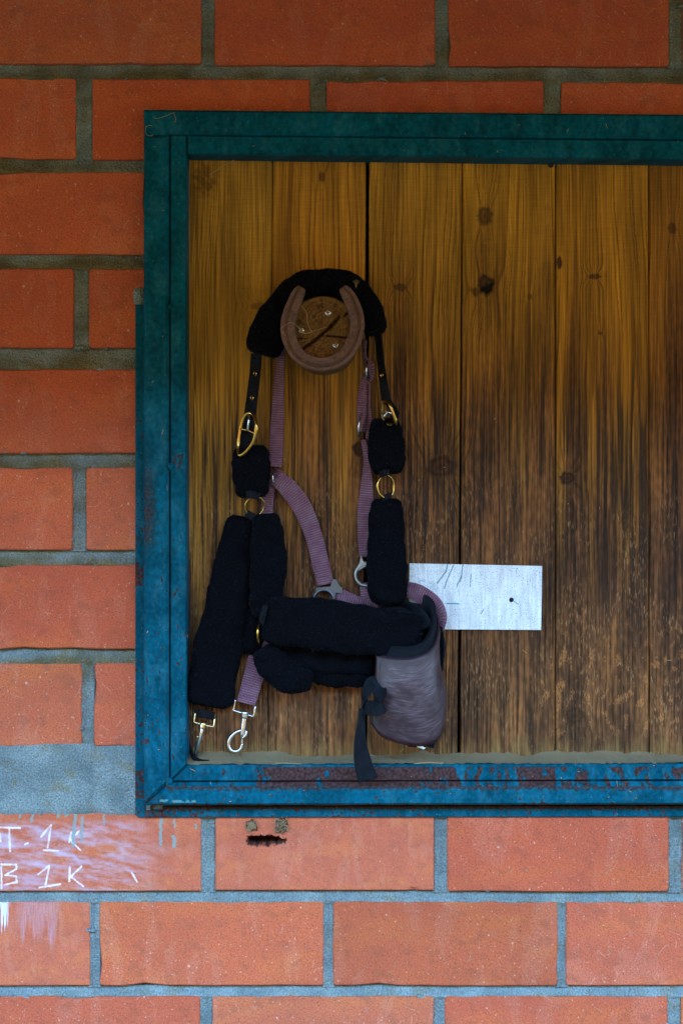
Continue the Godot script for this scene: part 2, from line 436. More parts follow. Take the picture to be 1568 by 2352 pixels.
func paint_frame() -> void:
	# painted steel: teal coat, rust where the coat is gone
	var w := 1000; var h := 1179
	var specks := {}
	for i in 900:
		specks[Vector2i(rng.randi() % w, rng.randi() % h)] = rng.randf_range(0.3, 1.0)
	var rows := rows_of(h, func(y: int) -> Array:
		var al := PackedByteArray(); al.resize(w * 3)
		var he := PackedByteArray(); he.resize(w)
		var ro := PackedByteArray(); ro.resize(w)
		var v := 240.0 + y * 1.4
		for x in w:
			var u := 300.0 + x * 1.4
			var k := x
			if u > 440 and v > 390 and v < 1740:
				al[k * 3] = 10; al[k * 3 + 1] = 90; al[k * 3 + 2] = 120; he[k] = 128; ro[k] = 110
				continue
			var big := F(u * 0.008, v * 0.008)
			var fine := F(u * 0.06, v * 0.06 + 200.0)
			var c := Color(0.0, 0.265, 0.325).lerp(Color(0.01, 0.33, 0.40), clampf(0.5 + big * 1.3, 0, 1))
			c = c.lerp(Color(0.04, 0.24, 0.28), clampf(F(u * 0.03 + 70, v * 0.012) * 1.2 - 0.1, 0, 0.6))
			c = c.lerp(Color(0.15, 0.38, 0.44), clampf(F(u * 0.02 + 31.0, v * 0.009 + 7.0) * 1.2, 0, 0.6))
			c = c.lerp(Color(0.30, 0.44, 0.46), clampf(F(u * 0.09 + 11.0, v * 0.05 + 70.0) * 1.5 - 0.55, 0, 0.5))
			c = c * (1.0 + fine * 0.22)
			var rust := 0.0
			var r0 := fine * 0.75 + big * 0.4
			if v > 1752 and v < 1796 and u > 425:      # inner bottom rail: mostly bare
				var blue_at := N(u * 0.011, 3.0) * 0.4 + N(u * 0.045, v * 0.022) * 0.5 + N(u * 0.12, v * 0.04) * 0.2 + fine * 0.25 + (0.9 if u < 592 + N(v * 0.1, 4.0) * 14 else 0.0)
				blue_at += 0.28 * ss(1200, 1300, u) - 0.3 * ss(1000, 900, u)
				rust = 1.0 - ss(0.06, 0.26, blue_at)
			elif v > 1796 and v < 1856 and u > 380:
				rust = ss(0.0, 0.25, r0 * 0.6 + (v - 1838.0) * 0.028) * ss(0, 1, 2.0)
				rust = maxf(rust, 0.8 * ss(0.55, 0.75, r0 + N(u * 0.03, v * 0.06) * 0.5))
				rust = maxf(rust, ss(1806, 1800, v + fine * 8.0) * 0.8)
			elif u < 334:
				rust = ss(0.16, 0.26, r0 + (0.35 if (v > 1290 and v < 1345) or (v > 1768 and v < 1832) else -0.05) - 0.35 * ss(1100, 800, v))
			elif v > 1850:
				rust = ss(0.18, 0.28, r0 + (0.4 if u < 405 else 0.0) + (0.2 if absf(u - 555) < 14 else 0.0))
			elif u < 440:
				var more := 0.34 * ss(900, 1500, v)
				rust = ss(0.36, 0.44, r0 * 0.7 + N(u * 0.12, v * 0.03 + 60.0) * 0.5 + more - 0.42)
				rust = maxf(rust, ss(372, 350, u + fine * 16.0) * ss(980, 1150, v) * ss(0.0, 0.2, r0 + 0.18) * 0.8 * ss(1330, 1200, v))
				rust = maxf(rust, ss(1800, 1845, v + fine * 20.0) * ss(0.0, 0.2, r0 + 0.1) * 0.9)
			if v < 1100:
				if seg(u, v, 433, 962, 438, 938) < 2.2 or seg(u, v, 438, 938, 449, 926) < 2.0: rust = 0.9
				for s in [[409, 1052, 424, 1046], [424, 1046, 414, 1078], [409, 1052, 404, 1066]]:
					if seg(u, v, s[0], s[1], s[2], s[3]) < 2.6: rust = 0.85
			c = c.lerp(Color(0.27, 0.19, 0.18) * (1.0 + 0.5 * F(u * 0.1, v * 0.1 + 90.0)), rust)
			var chalky := seg(u, v, 375, 1828, 392, 1829) < 3.2 or seg(u, v, 405, 1830, 452, 1830) < 3.0
			if chalky and fine > -0.25: c = c.lerp(Color(0.60, 0.66, 0.60), 0.55)
			if specks.has(Vector2i(x, y)): c = c.lerp(Color(0.72, 0.74, 0.66), specks[Vector2i(x, y)])
			al[k * 3] = int(clampf(c.r, 0, 1) * 255); al[k * 3 + 1] = int(clampf(c.g, 0, 1) * 255); al[k * 3 + 2] = int(clampf(c.b, 0, 1) * 255)
			he[k] = int(clampf(0.6 - rust * 0.16 + fine * (0.05 + 0.12 * rust), 0, 1) * 255)
			ro[k] = int(clampf(0.52 + 0.3 * rust + fine * 0.12, 0, 1) * 255)
		return [al, he, ro])
	var m := mat(Color(1, 1, 1), 1.0)
	m.metallic_specular = 0.14
	m.albedo_texture = texture(w, h, Image.FORMAT_RGB8, joined(rows, 0))
	m.roughness_texture = texture(w, h, Image.FORMAT_L8, joined(rows, 2))
	m.normal_enabled = true; m.normal_texture = relief(w, h, joined(rows, 1), 2.5); m.normal_scale = 0.6
	M.paint = m

# one brick: irregular outline, worn bevelled edges; uv picks a patch of the clay picture
func brick_shape(st: SurfaceTool, x0: float, y0: float, x1: float, y1: float, z: float, depth: float, rich: bool) -> void:
	var o := PackedVector2Array()
	if rich:
		var w := x1 - x0; var h := y1 - y0
		var nx := maxi(2, int(w / 0.028)); var ny := maxi(2, int(h / 0.026))
		var jit := 0.0006
		var corner := 0.0026
		for side in 4:
			var n := nx if side % 2 == 0 else ny
			for i in n + 1:
				var run := w if side % 2 == 0 else h
				var t := clampf(i / float(n), corner / run, 1.0 - corner / run)
				var q := Vector2.ZERO
				if side == 0: q = Vector2(lerpf(x0, x1, t), y1)
				elif side == 1: q = Vector2(x1, lerpf(y1, y0, t))
				elif side == 2: q = Vector2(lerpf(x1, x0, t), y0)
				else: q = Vector2(x0, lerpf(y0, y1, t))
				var chip := rng.randf_range(0.001, 0.003) if i > 0 and i < n and rng.randf() < 0.08 else 0.0
				if i > 0 and i < n: q += Vector2(rng.randf_range(-jit, jit), rng.randf_range(-jit, jit))
				if side % 2 == 0: q.y += chip * (-1.0 if side == 0 else 1.0)
				else: q.x += chip * (-1.0 if side == 1 else 1.0)
				o.append(q)
	else:
		o = PackedVector2Array([Vector2(x0, y1), Vector2(x1, y1), Vector2(x1, y0), Vector2(x0, y0)])
	var px := 768.0 * 0.0007
	var off := Vector2(rng.randf() * (px - (x1 - x0)), rng.randf() * (px - (y1 - y0)))
	slab(st, o, z, z - depth, 0.0014 if rich else 0.001, Rect2(x0 - off.x, y1 + off.y, px, px), false)

# rows of the bond on the photo grid: top, bottom, places of the upright joints
const ROWS := [
	[-755, -565, 195, 35], [-518, -328, 463, 30], [-282, -92, 195, 35], [-45, 146, 463, 30], [181, 366, 175, 38], [395, 584, 452, 30], [617, 799, 170, 35], [849, 1041, 440, 30],
	[1074, 1263, 167, 31], [1298, 1490, 450, 30], [1524, 1714, 188, 29], [1868, 2047, 462, 31], [2072, 2264, 207, 22], [2289, 2480, 460, 28], [2510, 2700, 190, 30],
	[2730, 2920, 455, 30], [2950, 3140, 190, 30], [3170, 3360, 455, 30], [3390, 3580, 190, 30]]
const PITCH := 536.0

func joint(st: SurfaceTool, u0: float, u1: float, v0: float, v1: float, flat: bool, salt: int) -> void:
	var n := int((u1 - u0) / (11.0 if u1 - u0 < 1900 else 22.0)) if flat else int((v1 - v0) / 8.0)
	var m := 8
	var pts := PackedVector3Array()
	var tone := PackedColorArray()
	var dirty := 1.0 if v0 < 1700.0 else 0.12
	for i in n + 1:
		for j in m + 1:
			var a := i / float(n); var b := j / float(m)
			var u := lerpf(u0, u1, a) if flat else lerpf(u0, u1, b)
			var v := lerpf(v0, v1, b) if flat else lerpf(v0, v1, a)
			if v < 200.0: v += (u - 200.0) / 1300.0 * 7.0      # the upper courses dip a little
			var z := lerpf(-0.0095, -0.0016, ss(0.15, 0.9, b)) if flat else -0.0045 - 0.0022 * cos((b - 0.5) * TAU)
			z += F(u * 0.011, v * 0.02 + salt) * 0.0028 + N(u * 0.07, v * 0.07 + salt * 3.0) * 0.0009
			if j == 0 or j == m: z -= 0.004
			var p := P(u, v, z)
			pts.append(p)
			var t := (0.35 + ss(0.3, 0.85, b) * 0.75 if flat else 0.4) + F(p.x * 9.0, p.y * 16.0 + salt) * 0.9 + N(p.x * 60.0, p.y * 60.0) * 0.25
			tone.append(Color(1, 1, 1).lerp(Color(0.70, 0.50, 0.24), clampf(t - 0.12, 0, 1) * dirty))      # brown dirt and old chaff in the joint
	for i in n:
		for j in m:
			var k := i * (m + 1) + j
			var q := [k, k + m + 1, k + m + 2, k + 1] if flat else [k, k + 1, k + m + 2, k + m + 1]
			for e in [0, 1, 2, 0, 2, 3]:
				st.set_color(tone[q[e]])
				vtx(st, pts[q[e]])

func brick_wall() -> void:
	var w := thing("brick_wall", "red brick stable wall with wide grey mortar joints", "wall", Vector3(0, 0, 0))
	var k := 0
	for r in ROWS.size():
		var row = ROWS[r]
		var first: float = row[2] - PITCH * 5
		for i in 13:
			var u0: float = first + i * PITCH + row[3]
			var u1: float = first + (i + 1) * PITCH
			if u1 < -1900 or u0 > 3500: continue
			if i != 5 and i != 4: u0 += rng.randf_range(-4, 4)
			var spans := [[u0, u1, float(row[0]), float(row[1])]]
			if row[1] > 300 and row[0] < 1720:      # beside the shutter
				spans = []
				if u0 < 335: spans.append([u0, minf(u1, 334.0), row[0], row[1]])
				elif row[0] < 200: spans.append([u0, u1, row[0], 330.0])
				if u0 < 335 and u1 > 360 and row[0] < 200: spans = [[u0, u1, row[0], 366.0]]
				if u1 > 2240: spans.append([maxf(u0, 2240.0), u1, row[0], row[1]])
			for s in spans:
				if s[1] - s[0] < 18: continue
				var slope := 0.0
				var vis: bool = s[1] > -250 and s[0] < 1850 and s[2] < 2500 and s[3] > -150
				var a := P(s[0], s[3]); var b := P(s[1], s[2])
				if r == 3 or r == 4:      # these courses dip a little
					var dip: float = ((s[0] + s[1]) / 2 - 200) / 1300.0 * 7.0 * K
					a.y -= dip; b.y -= dip
				var st := new_st()
				if r == 11 and i == 4: chalk_brick(w, a, b); continue
				if r == 12 and i == 4: drip_brick(w, a, b); continue
				if r == 11 and i == 5: nest_brick(w, a, b); continue
				if row[0] == 181 and s[0] < 335 and s[1] > 360:      # notched round the corner of the frame
					slab(st, outline_px([s[0], 181, s[0] + 90, 181.8, s[0] + 200, 181.4, s[1], 182.5, s[1], 330, 336, 330, 336, 366, s[0] + 60, 366.6, s[0], 366], 0.0), 0.0, -0.07, 0.0014, Rect2(a.x - 0.1, b.y + 0.05, 0.5376, 0.5376), false)
				else: brick_shape(st, a.x, a.y, b.x, b.y, rng.randf_range(-0.0012, 0.0012), 0.07, vis)
				obj("brick", st, M["clay%d" % (k % 7)], w)
				k += 1 + rng.randi() % 4
	# mortar: struck joints, a little deeper under the upper brick, dirt settled on the lower half
	var st := new_st(0)
	for r in ROWS.size() - 1:
		if r == 10: continue
		var v0: float = ROWS[r][1] - 5.0; var v1: float = ROWS[r + 1][0] + 5.0
		if r == 3: v1 += 4.0
		var beside: bool = v1 > 330 and v0 < 1800
		joint(st, -1900, -300, v0, v1, true, r)
		joint(st, -300, 340, v0, v1, true, r)
		if not beside:
			joint(st, 340, 1900, v0, v1, true, r)
			joint(st, 1900, 3500, v0, v1, true, r)
		if beside: joint(st, 2234, 3500, v0, v1, true, r)
	joint(st, 330, 3500, 1790, 1880, true, 40)
	for r in ROWS.size():
		var row = ROWS[r]
		for i in range(-4, 7):
			var u: float = row[2] + i * PITCH
			if row[1] > 300 and row[0] < 1720 and u > 320 and u < 2200 and row[0] > 200: continue
			joint(st, u - 4.0, u + row[3] + 4.0, row[0] - 3.0, minf(row[1] + 3.0, 335.0) if row[0] == 181 and u > 330 else row[1] + 3.0, false, r * 17 + i)
	obj("mortar", st, M.cement, w)
	st = new_st()
	var x_hole := [P(345, 0).x, P(2230, 0).x]
	var y_hole := [P(0, 1840).y, P(0, 262).y]
	box(st, Vector3(-5, 0, -0.3), Vector3(x_hole[0], 2.6, -0.066))
	box(st, Vector3(x_hole[1], 0, -0.3), Vector3(5, 2.6, -0.066))
	box(st, Vector3(x_hole[0], 0, -0.3), Vector3(x_hole[1], y_hole[0], -0.066))
	box(st, Vector3(x_hole[0], y_hole[1], -0.3), Vector3(x_hole[1], 2.6, -0.066))
	box(st, Vector3(x_hole[0], y_hole[0], -0.3), Vector3(x_hole[1], y_hole[1], -0.2))
	obj("core", st, M.cement, w)
	# thick cement band under the last full course beside the shutter, squeezed out over the course below
	st = new_st(0)
	var cols := 150
	var rows := 16
	var band := func(i: int, j: int) -> Vector3:
		var u := lerpf(-1900, 346, i / float(cols)) if i < 20 else lerpf(-420, 346, (i - 20) / float(cols - 20))
		if i < 20: u = lerpf(-1900, -420, i / 20.0)
		var low := 1873.0 + F(u * 0.012, 3.0) * 10.0 + N(u * 0.09, 8.0) * 3.0
		var v := lerpf(1708.0, low, j / float(rows))
		var bulge := 0.0022 + F(u * 0.01, v * 0.01) * 0.002
		bulge += 0.002 * exp(-pow((v - 1744.0 - N(u * 0.004, 1) * 3) / 6.0, 2)) - 0.0035 * (1.0 - ss(1708, 1740, v))
		if j == rows: bulge = -0.003
		return P(u, v, bulge)
	for i in cols:
		for j in rows:
			st.set_color(Color(1, 1, 1))
			quad(st, band.call(i, j + 1), band.call(i, j), band.call(i + 1, j), band.call(i + 1, j + 1))
	obj("mortar_band", st, M.cement, w)
	# mortar smeared onto the faces beside the joints
	st = new_st(0)
	for i in 130:
		var row = ROWS[2 + rng.randi() % 13]
		var u := rng.randf_range(-300, 1850); var v: float = (row[1] if rng.randf() < 0.45 else row[0]) + rng.randf_range(-2, 2)
		if rng.randf() < 0.4:
			u = row[2] + PITCH * (rng.randi() % 5 - 1) + (row[3] if rng.randf() < 0.5 else 0); v = rng.randf_range(row[0], row[1])
		if u > 290 and v > 220 and v < 1890: continue
		var salt := rng.randf() * 90.0
		var flat := rng.randf_range(0.35, 0.8)
		st.set_color(Color(1, 1, 1))
		disc(st, u, v, 0.0004, rng.randf_range(3, 11), 10, func(x: float, y: float, l: float) -> float: return 0.0016 * (1.0 - l * l) - 0.0035 * ss(0.7, 1.0, l), func(a: float) -> float: return (1.0 + 0.7 * N(a * 1.2, salt)) * lerpf(1.0, flat, absf(sin(a))))
	var smear := obj("mortar_smear", st, M.cement, w)
	smear.set_meta("kind", "stuff")
	# bricks further along the wall, out of reach of the lens
	st = new_st()
	for r in ROWS.size():
		var row = ROWS[r]
		for i in 28:
			var u0: float = row[2] - PITCH * 15 + i * PITCH + row[3]
			var u1: float = u0 - row[3] + PITCH
			if u1 > -1900 and u0 < 3500: continue
			var a := P(u0, row[1]); var b := P(u1, row[0])
			if absf(a.x) < 4.9 and absf(b.x) < 4.9: brick_shape(st, a.x, a.y, b.x, b.y, 0.0, 0.02, false)
	var far := obj("outer_bricks", st, M.clay0, w)
	far.set_meta("kind", "stuff")


func bar(called: String, parent: Node3D, pts: Array, zf: float, zb: float, bev := 0.0025, m: Material = null) -> MeshInstance3D:
	var st := new_st()
	slab(st, outline_px(pts, zf), zf, zb, bev, rect_px(300, 240, 1700, 1890))
	return obj(called, st, m if m else M.paint, parent)

func steel_frame() -> void:
	paint_frame()
	var f := thing("steel_frame", "blue painted steel frame with rust patches, fixed in the brick wall", "frame", P(330, 1850))
	# profile on the wall, seen as a lip outside the frame
	bar("lip", f, [311, 700, 334, 700, 334, 1862, 1.0 * 372, 1862, 372, 1878, 318, 1878, 311, 1871], 0.006, -0.02, 0.001)
	bar("lip", f, [373, 1853, 2262, 1850, 2262, 1876, 373, 1878], 0.0055, -0.02, 0.001)
	bar("rail", f, [330, 251, 2240, 268, 2240, 325, 388, 308, 330, 308.5], 0.032, -0.02, 0.003)
	bar("stile", f, [330, 309, 388, 309, 388, 1797, 330, 1850], 0.032, -0.02, 0.004)
	bar("rail", f, [389, 1798, 2178, 1794, 2240, 1848, 331, 1851], 0.032, -0.02, 0.004)
	bar("stile", f, [2180, 325, 2240, 326, 2240, 1847, 2180, 1793], 0.032, -0.02)

const EDGES := [428.0, 626.0, 844.0, 1060.0, 1275.5, 1488.5, 1702.0, 1915.0, 2141.0]

func shutter() -> void:
	paint_planks()
	var s := thing("plank_shutter", "brown upright plank shutter set inside the blue steel frame", "shutter", P(430, 1757))
	bar("stile", s, [391.5, 310, 428, 310, 428, 1757, 391.5, 1793], 0.029, -0.03, 0.0015)
	bar("rail", s, [431, 310.5, 2140, 328, 2140, 372, 431, 353], 0.029, -0.03, 0.0015)
	bar("rail", s, [393, 1794.5, 430, 1757.5, 2140, 1753, 2177, 1790], 0.029, -0.03, 0.0015)
	bar("stile", s, [2141, 330, 2177, 330, 2177, 1789, 2141, 1753], 0.029, -0.03, 0.0015)
	# planks: left edge at the top and bottom, right edge at the top and bottom
	var e := [[420.0, 626.0, 420.0, 613.5], [627.5, 840.0, 615.0, 833.0], [848.0, 1060.0, 843.0, 1049.0], [1062.0, 1274.5, 1057.0, 1274.0], [1277.0, 1487.5, 1276.0, 1489.0], [1489.5, 1701.0, 1491.0, 1702.0], [1703.0, 1914.0, 1704.0, 1915.0], [1916.0, 2150.0, 1917.0, 2150.0]]
	for i in e.size():
		var st := new_st()
		var q = e[i]
		slab(st, outline_px([q[0], 340, q[1], 340, q[3], 1775, q[2], 1775], -0.008), -0.008 - 0.0012 * (i % 2), -0.035, 0.0012, rect_px(420, 355, 1700, 1770))
		obj("plank", st, M.wood, s)

# ---- swept shapes ----
func spline(pts: Array, per: int, closed := false) -> PackedVector3Array:
	var o := PackedVector3Array()
	var n := pts.size()
	var spans := n if closed else n - 1
	for i in spans:
		var a: Vector3 = pts[(i - 1 + n) % n] if closed or i > 0 else pts[0] * 2.0 - pts[1]
		var b: Vector3 = pts[i]
		var c: Vector3 = pts[(i + 1) % n]
		var d: Vector3 = pts[(i + 2) % n] if closed or i + 2 < n else c * 2.0 - b
		for k in per: o.append(b.cubic_interpolate(c, a, d, k / float(per)))
	if not closed: o.append(pts[n - 1])
	return o

func along(vals: Array, t: float) -> float:      # value at 0..1 along a list of control values
	var f := t * (vals.size() - 1)
	var i := mini(int(f), vals.size() - 2)
	return lerpf(vals[i], vals[i + 1], f - i)

func px_path(a: Array) -> Array:      # [[u, v, z], ...] to points
	var o := []
	for q in a: o.append(P(q[0], q[1], q[2]))
	return o

# sweeps a section (unit outline) along a path. widths in px, depths in metres, twist in radians about the path
func sweep(st: SurfaceTool, path: PackedVector3Array, section: PackedVector2Array, widths: Array, depths: Array, twists: Array, closed := false, caps := true, side_dir := Vector3.ZERO, round_end := 0.0, lump := 0.0) -> void:
	var n := path.size(); var k := section.size()
	var total := 0.0
	for i in n - 1: total += path[i].distance_to(path[i + 1])
	var rings := []
	var run := 0.0
	var runs := []
	var last_side := Vector3.ZERO
	for i in n:
		var t := i / float(n - 1) if not closed else i / float(n)
		var nx := path[(i + 1) % n] if closed or i < n - 1 else path[i]
		var pv := path[(i - 1 + n) % n] if closed or i > 0 else path[i]
		var tan := (nx - pv).normalized()
		var side := tan.cross(Vector3(0, 0, 1))
		if side_dir != Vector3.ZERO: side = side_dir - tan * side_dir.dot(tan)
		if side.length() < 0.05: side = last_side if last_side != Vector3.ZERO else Vector3(1, 0, 0)
		side = (side - tan * side.dot(tan)).normalized()
		if last_side != Vector3.ZERO and side_dir == Vector3.ZERO and side.dot(last_side) < -0.2: side = -side
		last_side = side
		var tw: float = along(twists, t) if twists.size() > 1 else (twists[0] if twists.size() == 1 else 0.0)
		var s := side.rotated(tan, tw)
		var nn := s.cross(tan)
		if nn.z < 0.0 and absf(tw) < 0.01 and side_dir == Vector3.ZERO: nn = -nn
		if i > 0: run += path[i].distance_to(path[i - 1])
		var z := path[i].z
		var hw: float = along(widths, t) * K * (D - z) / D if widths.size() > 1 else widths[0] * K * (D - z) / D
		var hd: float = along(depths, t) if depths.size() > 1 else depths[0]
		if round_end > 0.0:
			var e := minf(run, total - run) / round_end
			if e < 1.0:
				var f := 0.55 + 0.45 * sqrt(maxf(0.0, 1.0 - (1.0 - e) * (1.0 - e)))
				hw *= 0.35 + 0.65 * f; hd *= f * f
		var ring := PackedVector3Array()
		for q in section:
			var p := path[i] + s * (q.x * hw) + nn * (q.y * hd)
			if lump > 0.0:
				var out := (s * q.x + nn * q.y).normalized()
				if lump > 0.001: p += nn * maxf(q.y, 0.0) * 0.008 * (absf(N(p.x * 24.0 + p.z * 30.0, p.y * 24.0 + path[0].x * 90.0)) - 0.28)      # soft folds
				p += out * lump * (N(p.x * 38.0 + p.z * 41.0, p.y * 38.0) + 0.45 * N(p.x * 170.0, p.y * 170.0 + p.z * 90.0))
			ring.append(p)
		rings.append(ring)
		runs.append(run)
	var m := n if closed else n - 1
	for i in m:
		var a: PackedVector3Array = rings[i]; var b: PackedVector3Array = rings[(i + 1) % n]
		var va: float = runs[i]; var vb: float = runs[i + 1] if i + 1 < n else runs[i] + path[n - 1].distance_to(path[0])
		for j in k:
			var jj := (j + 1) % k
			var uj := j / float(k); var ujj := (j + 1) / float(k)
			quad(st, a[j], b[j], b[jj], a[jj], Vector2(uj, va), Vector2(uj, vb), Vector2(ujj, vb), Vector2(ujj, va))
	if caps and not closed:
		for e in [0, n - 1]:
			var r: PackedVector3Array = rings[e]
			var c := Vector3.ZERO
			for p in r: c += p / k
			for j in k:
				var jj := (j + 1) % k
				if e == 0: tri(st, c, r[j], r[jj])
				else: tri(st, c, r[jj], r[j])

func oval(k: int, power := 2.0) -> PackedVector2Array:
	var o := PackedVector2Array()
	for i in k:
		var a := TAU * i / k
		o.append(Vector2(signf(cos(a)) * pow(absf(cos(a)), 2.0 / power), signf(sin(a)) * pow(absf(sin(a)), 2.0 / power)))
	return o

# flat webbing: the section's own u runs over the front from edge to edge
var FLAT := PackedVector2Array([Vector2(-1, 0.4), Vector2(-0.94, 1), Vector2(-0.5, 1), Vector2(0, 1), Vector2(0.5, 1), Vector2(0.94, 1), Vector2(1, 0.4), Vector2(1, -0.4), Vector2(0.94, -1), Vector2(0, -1), Vector2(-0.94, -1), Vector2(-1, -0.4)])

func strap(called: String, parent: Node, pts: Array, widths: Array, m: Material, twists := [0.0], thick := 0.0012, side := Vector3.ZERO) -> MeshInstance3D:
	var st := new_st(0)
	sweep(st, spline(px_path(pts), 10), FLAT, widths, [thick], twists, false, true, side)
	return obj(called, st, m, parent)

func wire(called: String, parent: Node, pts: Array, r: float, m: Material, closed := false, per := 6) -> MeshInstance3D:
	var st := new_st(0)
	wire_in(st, px_path(pts), r, closed, per)
	return obj(called, st, m, parent)

func wire_in(st: SurfaceTool, pts: Array, r: float, closed := false, per := 6, sides := 10) -> void:
	var z0: float = pts[0].z
	sweep(st, spline(pts, per, closed), oval(sides), [r / (K * (D - z0) / D)], [r], [], closed)

# a ring of radius r px turned about the vertical (yaw) and then in the picture plane
func ring(called: String, parent: Node, u: float, v: float, z: float, r: float, yaw: float, wire_r: float, m: Material, pitch := 0.0) -> MeshInstance3D:
	var c := P(u, v, z)
	var rm := r * K * (D - z) / D
	var b := Basis.from_euler(Vector3(pitch, yaw, 0.0))
	var st := new_st(0)
	var n := 40; var k := 10
	for i in n:
		var q := []
		for di in 2:
			for dj in 2: q.append([i + di, dj])
		for j in k:
			var pt := []
			for o in [[0, 0], [1, 0], [1, 1], [0, 1]]:
				var a: float = TAU * (i + o[0]) / n; var bb: float = TAU * (j + o[1]) / k
				pt.append(c + b * Vector3((rm + wire_r * cos(bb)) * cos(a), (rm + wire_r * cos(bb)) * sin(a), wire_r * sin(bb)))
			quad(st, pt[0], pt[3], pt[2], pt[1])
	return obj(called, st, m, parent)

# fleece pad: a soft padded sleeve with short pile standing off it
func pad(called: String, parent: Node, pts: Array, widths: Array, depths: Array, per := 8, round_end := 0.012, twists := [0.0], lint := 8) -> MeshInstance3D:
	var path := spline(px_path(pts), per)
	var st := new_st(0)
	var wide := []      # the sleeve is never quite even
	var salt := rng.randf() * 50.0
	for i in 25: wide.append(along(widths, i / 24.0) * (1.0 + 0.06 * N(i * 0.2, salt) + 0.02 * N(i * 0.7, salt + 9.0)))
	sweep(st, path, oval(32, 3.6), wide, depths, twists, false, true, Vector3.ZERO, round_end, 0.0016)
	var o := obj(called, st, M.fleece, parent)
	var mesh: Mesh = o.mesh
	var arr := mesh.surface_get_arrays(0)
	var ve: PackedVector3Array = arr[Mesh.ARRAY_VERTEX]; var no: PackedVector3Array = arr[Mesh.ARRAY_NORMAL]; var ix: PackedInt32Array = arr[Mesh.ARRAY_INDEX]
	var area := 0.0
	var sizes := PackedFloat32Array()
	for i in range(0, ix.size(), 3):
		var a := (ve[ix[i + 1]] - ve[ix[i]]).cross(ve[ix[i + 2]] - ve[ix[i]]).length() * 0.5
		sizes.append(a); area += a
	var tufts := [new_st(0), new_st(0)]
	for i in sizes.size():
		var want := sizes[i] * 420000.0
		var cnt := int(want) + (1 if rng.randf() < want - int(want) else 0)
		for c in cnt:
			var r1 := sqrt(rng.randf()); var r2 := rng.randf()
			var w0 := 1.0 - r1; var w1 := r1 * (1.0 - r2); var w2 := r1 * r2
			var p := ve[ix[i * 3]] * w0 + ve[ix[i * 3 + 1]] * w1 + ve[ix[i * 3 + 2]] * w2
			var nn := (no[ix[i * 3]] * w0 + no[ix[i * 3 + 1]] * w1 + no[ix[i * 3 + 2]] * w2).normalized()
			# the pile lies in matted tufts: neighbouring hairs lean alike
			var lean := Vector3(N(p.x * 130.0, p.y * 130.0 + p.z * 90.0), N(p.x * 130.0 + 70.0, p.y * 130.0 + p.z * 60.0) - 0.3, 0.15 * N(p.x * 90.0, p.y * 90.0)) * 1.5
			lean += Vector3(rng.randf_range(-0.4, 0.4), rng.randf_range(-0.4, 0.4), rng.randf_range(-0.2, 0.2))
			var tip := p + (nn + lean * 0.8).normalized() * rng.randf_range(0.002, 0.005) * (1.7 if rng.randf() < 0.12 else 1.0)
			var s := nn.cross(Vector3(rng.randf() - 0.5, rng.randf() - 0.5, rng.randf() - 0.5)).normalized() * 0.0004
			tri(tufts[0 if rng.randf() < 0.68 else 1], p - s - nn * 0.0005, tip, p + s - nn * 0.0005)
	for k in 2:
		var f := obj("pile", tufts[k], M.fleece if k == 0 else M.pile, o)
		f.set_meta("kind", "stuff")
	var li := new_st(-1)
	for i in lint:
		var t := rng.randi() % sizes.size()
		var p := ve[ix[t * 3]]; var nn := no[ix[t * 3]]
		if nn.z < 0.5: continue
		var a := rng.randf() * TAU
		var d := Vector3(cos(a), sin(a), 0) * rng.randf_range(0.0007, 0.0024); var s := Vector3(-sin(a), cos(a), 0) * rng.randf_range(0.0002, 0.0005)
		p += nn * 0.0035
		quad(li, p - d - s, p - d + s, p + d + s, p + d - s)
	if lint > 0:

		var l := obj("lint", li, M.lint, o)
		l.set_meta("kind", "stuff")
	return o



# a round plate as an even grid, raised or sunk by a height function of the position in px units from the centre
func disc(st: SurfaceTool, u: float, v: float, z: float, r: float, n: int, height: Callable, outline = null) -> void:
	var c := P(u, v, z)
	var s := K * (D - z) / D
	var pts := []
	for j in n + 1:
		for i in n + 1:
			var a := -1.0 + 2.0 * i / n; var b := -1.0 + 2.0 * j / n
			var q := Vector2.ZERO
			if a != 0.0 or b != 0.0:
				if absf(a) > absf(b): q = Vector2(cos(PI / 4 * b / a), sin(PI / 4 * b / a)) * a
				else: q = Vector2(sin(PI / 4 * a / b), cos(PI / 4 * a / b)) * b
			var rr: float = r * (outline.call(q.angle()) if outline != null else 1.0)
			var d: Vector2 = q * rr
			pts.append([c + Vector3(d.x * s, -d.y * s, height.call(d.x, d.y, q.length())), Vector2(0.5 + d.x / (2.2 * r), 0.5 + d.y / (2.2 * r))])
	for j in n:
		for i in n:
			var a = pts[j * (n + 1) + i]; var b = pts[j * (n + 1) + i + 1]; var e = pts[(j + 1) * (n + 1) + i + 1]; var f = pts[(j + 1) * (n + 1) + i]
			quad(st, a[0], b[0], e[0], f[0], a[1], b[1], e[1], f[1])

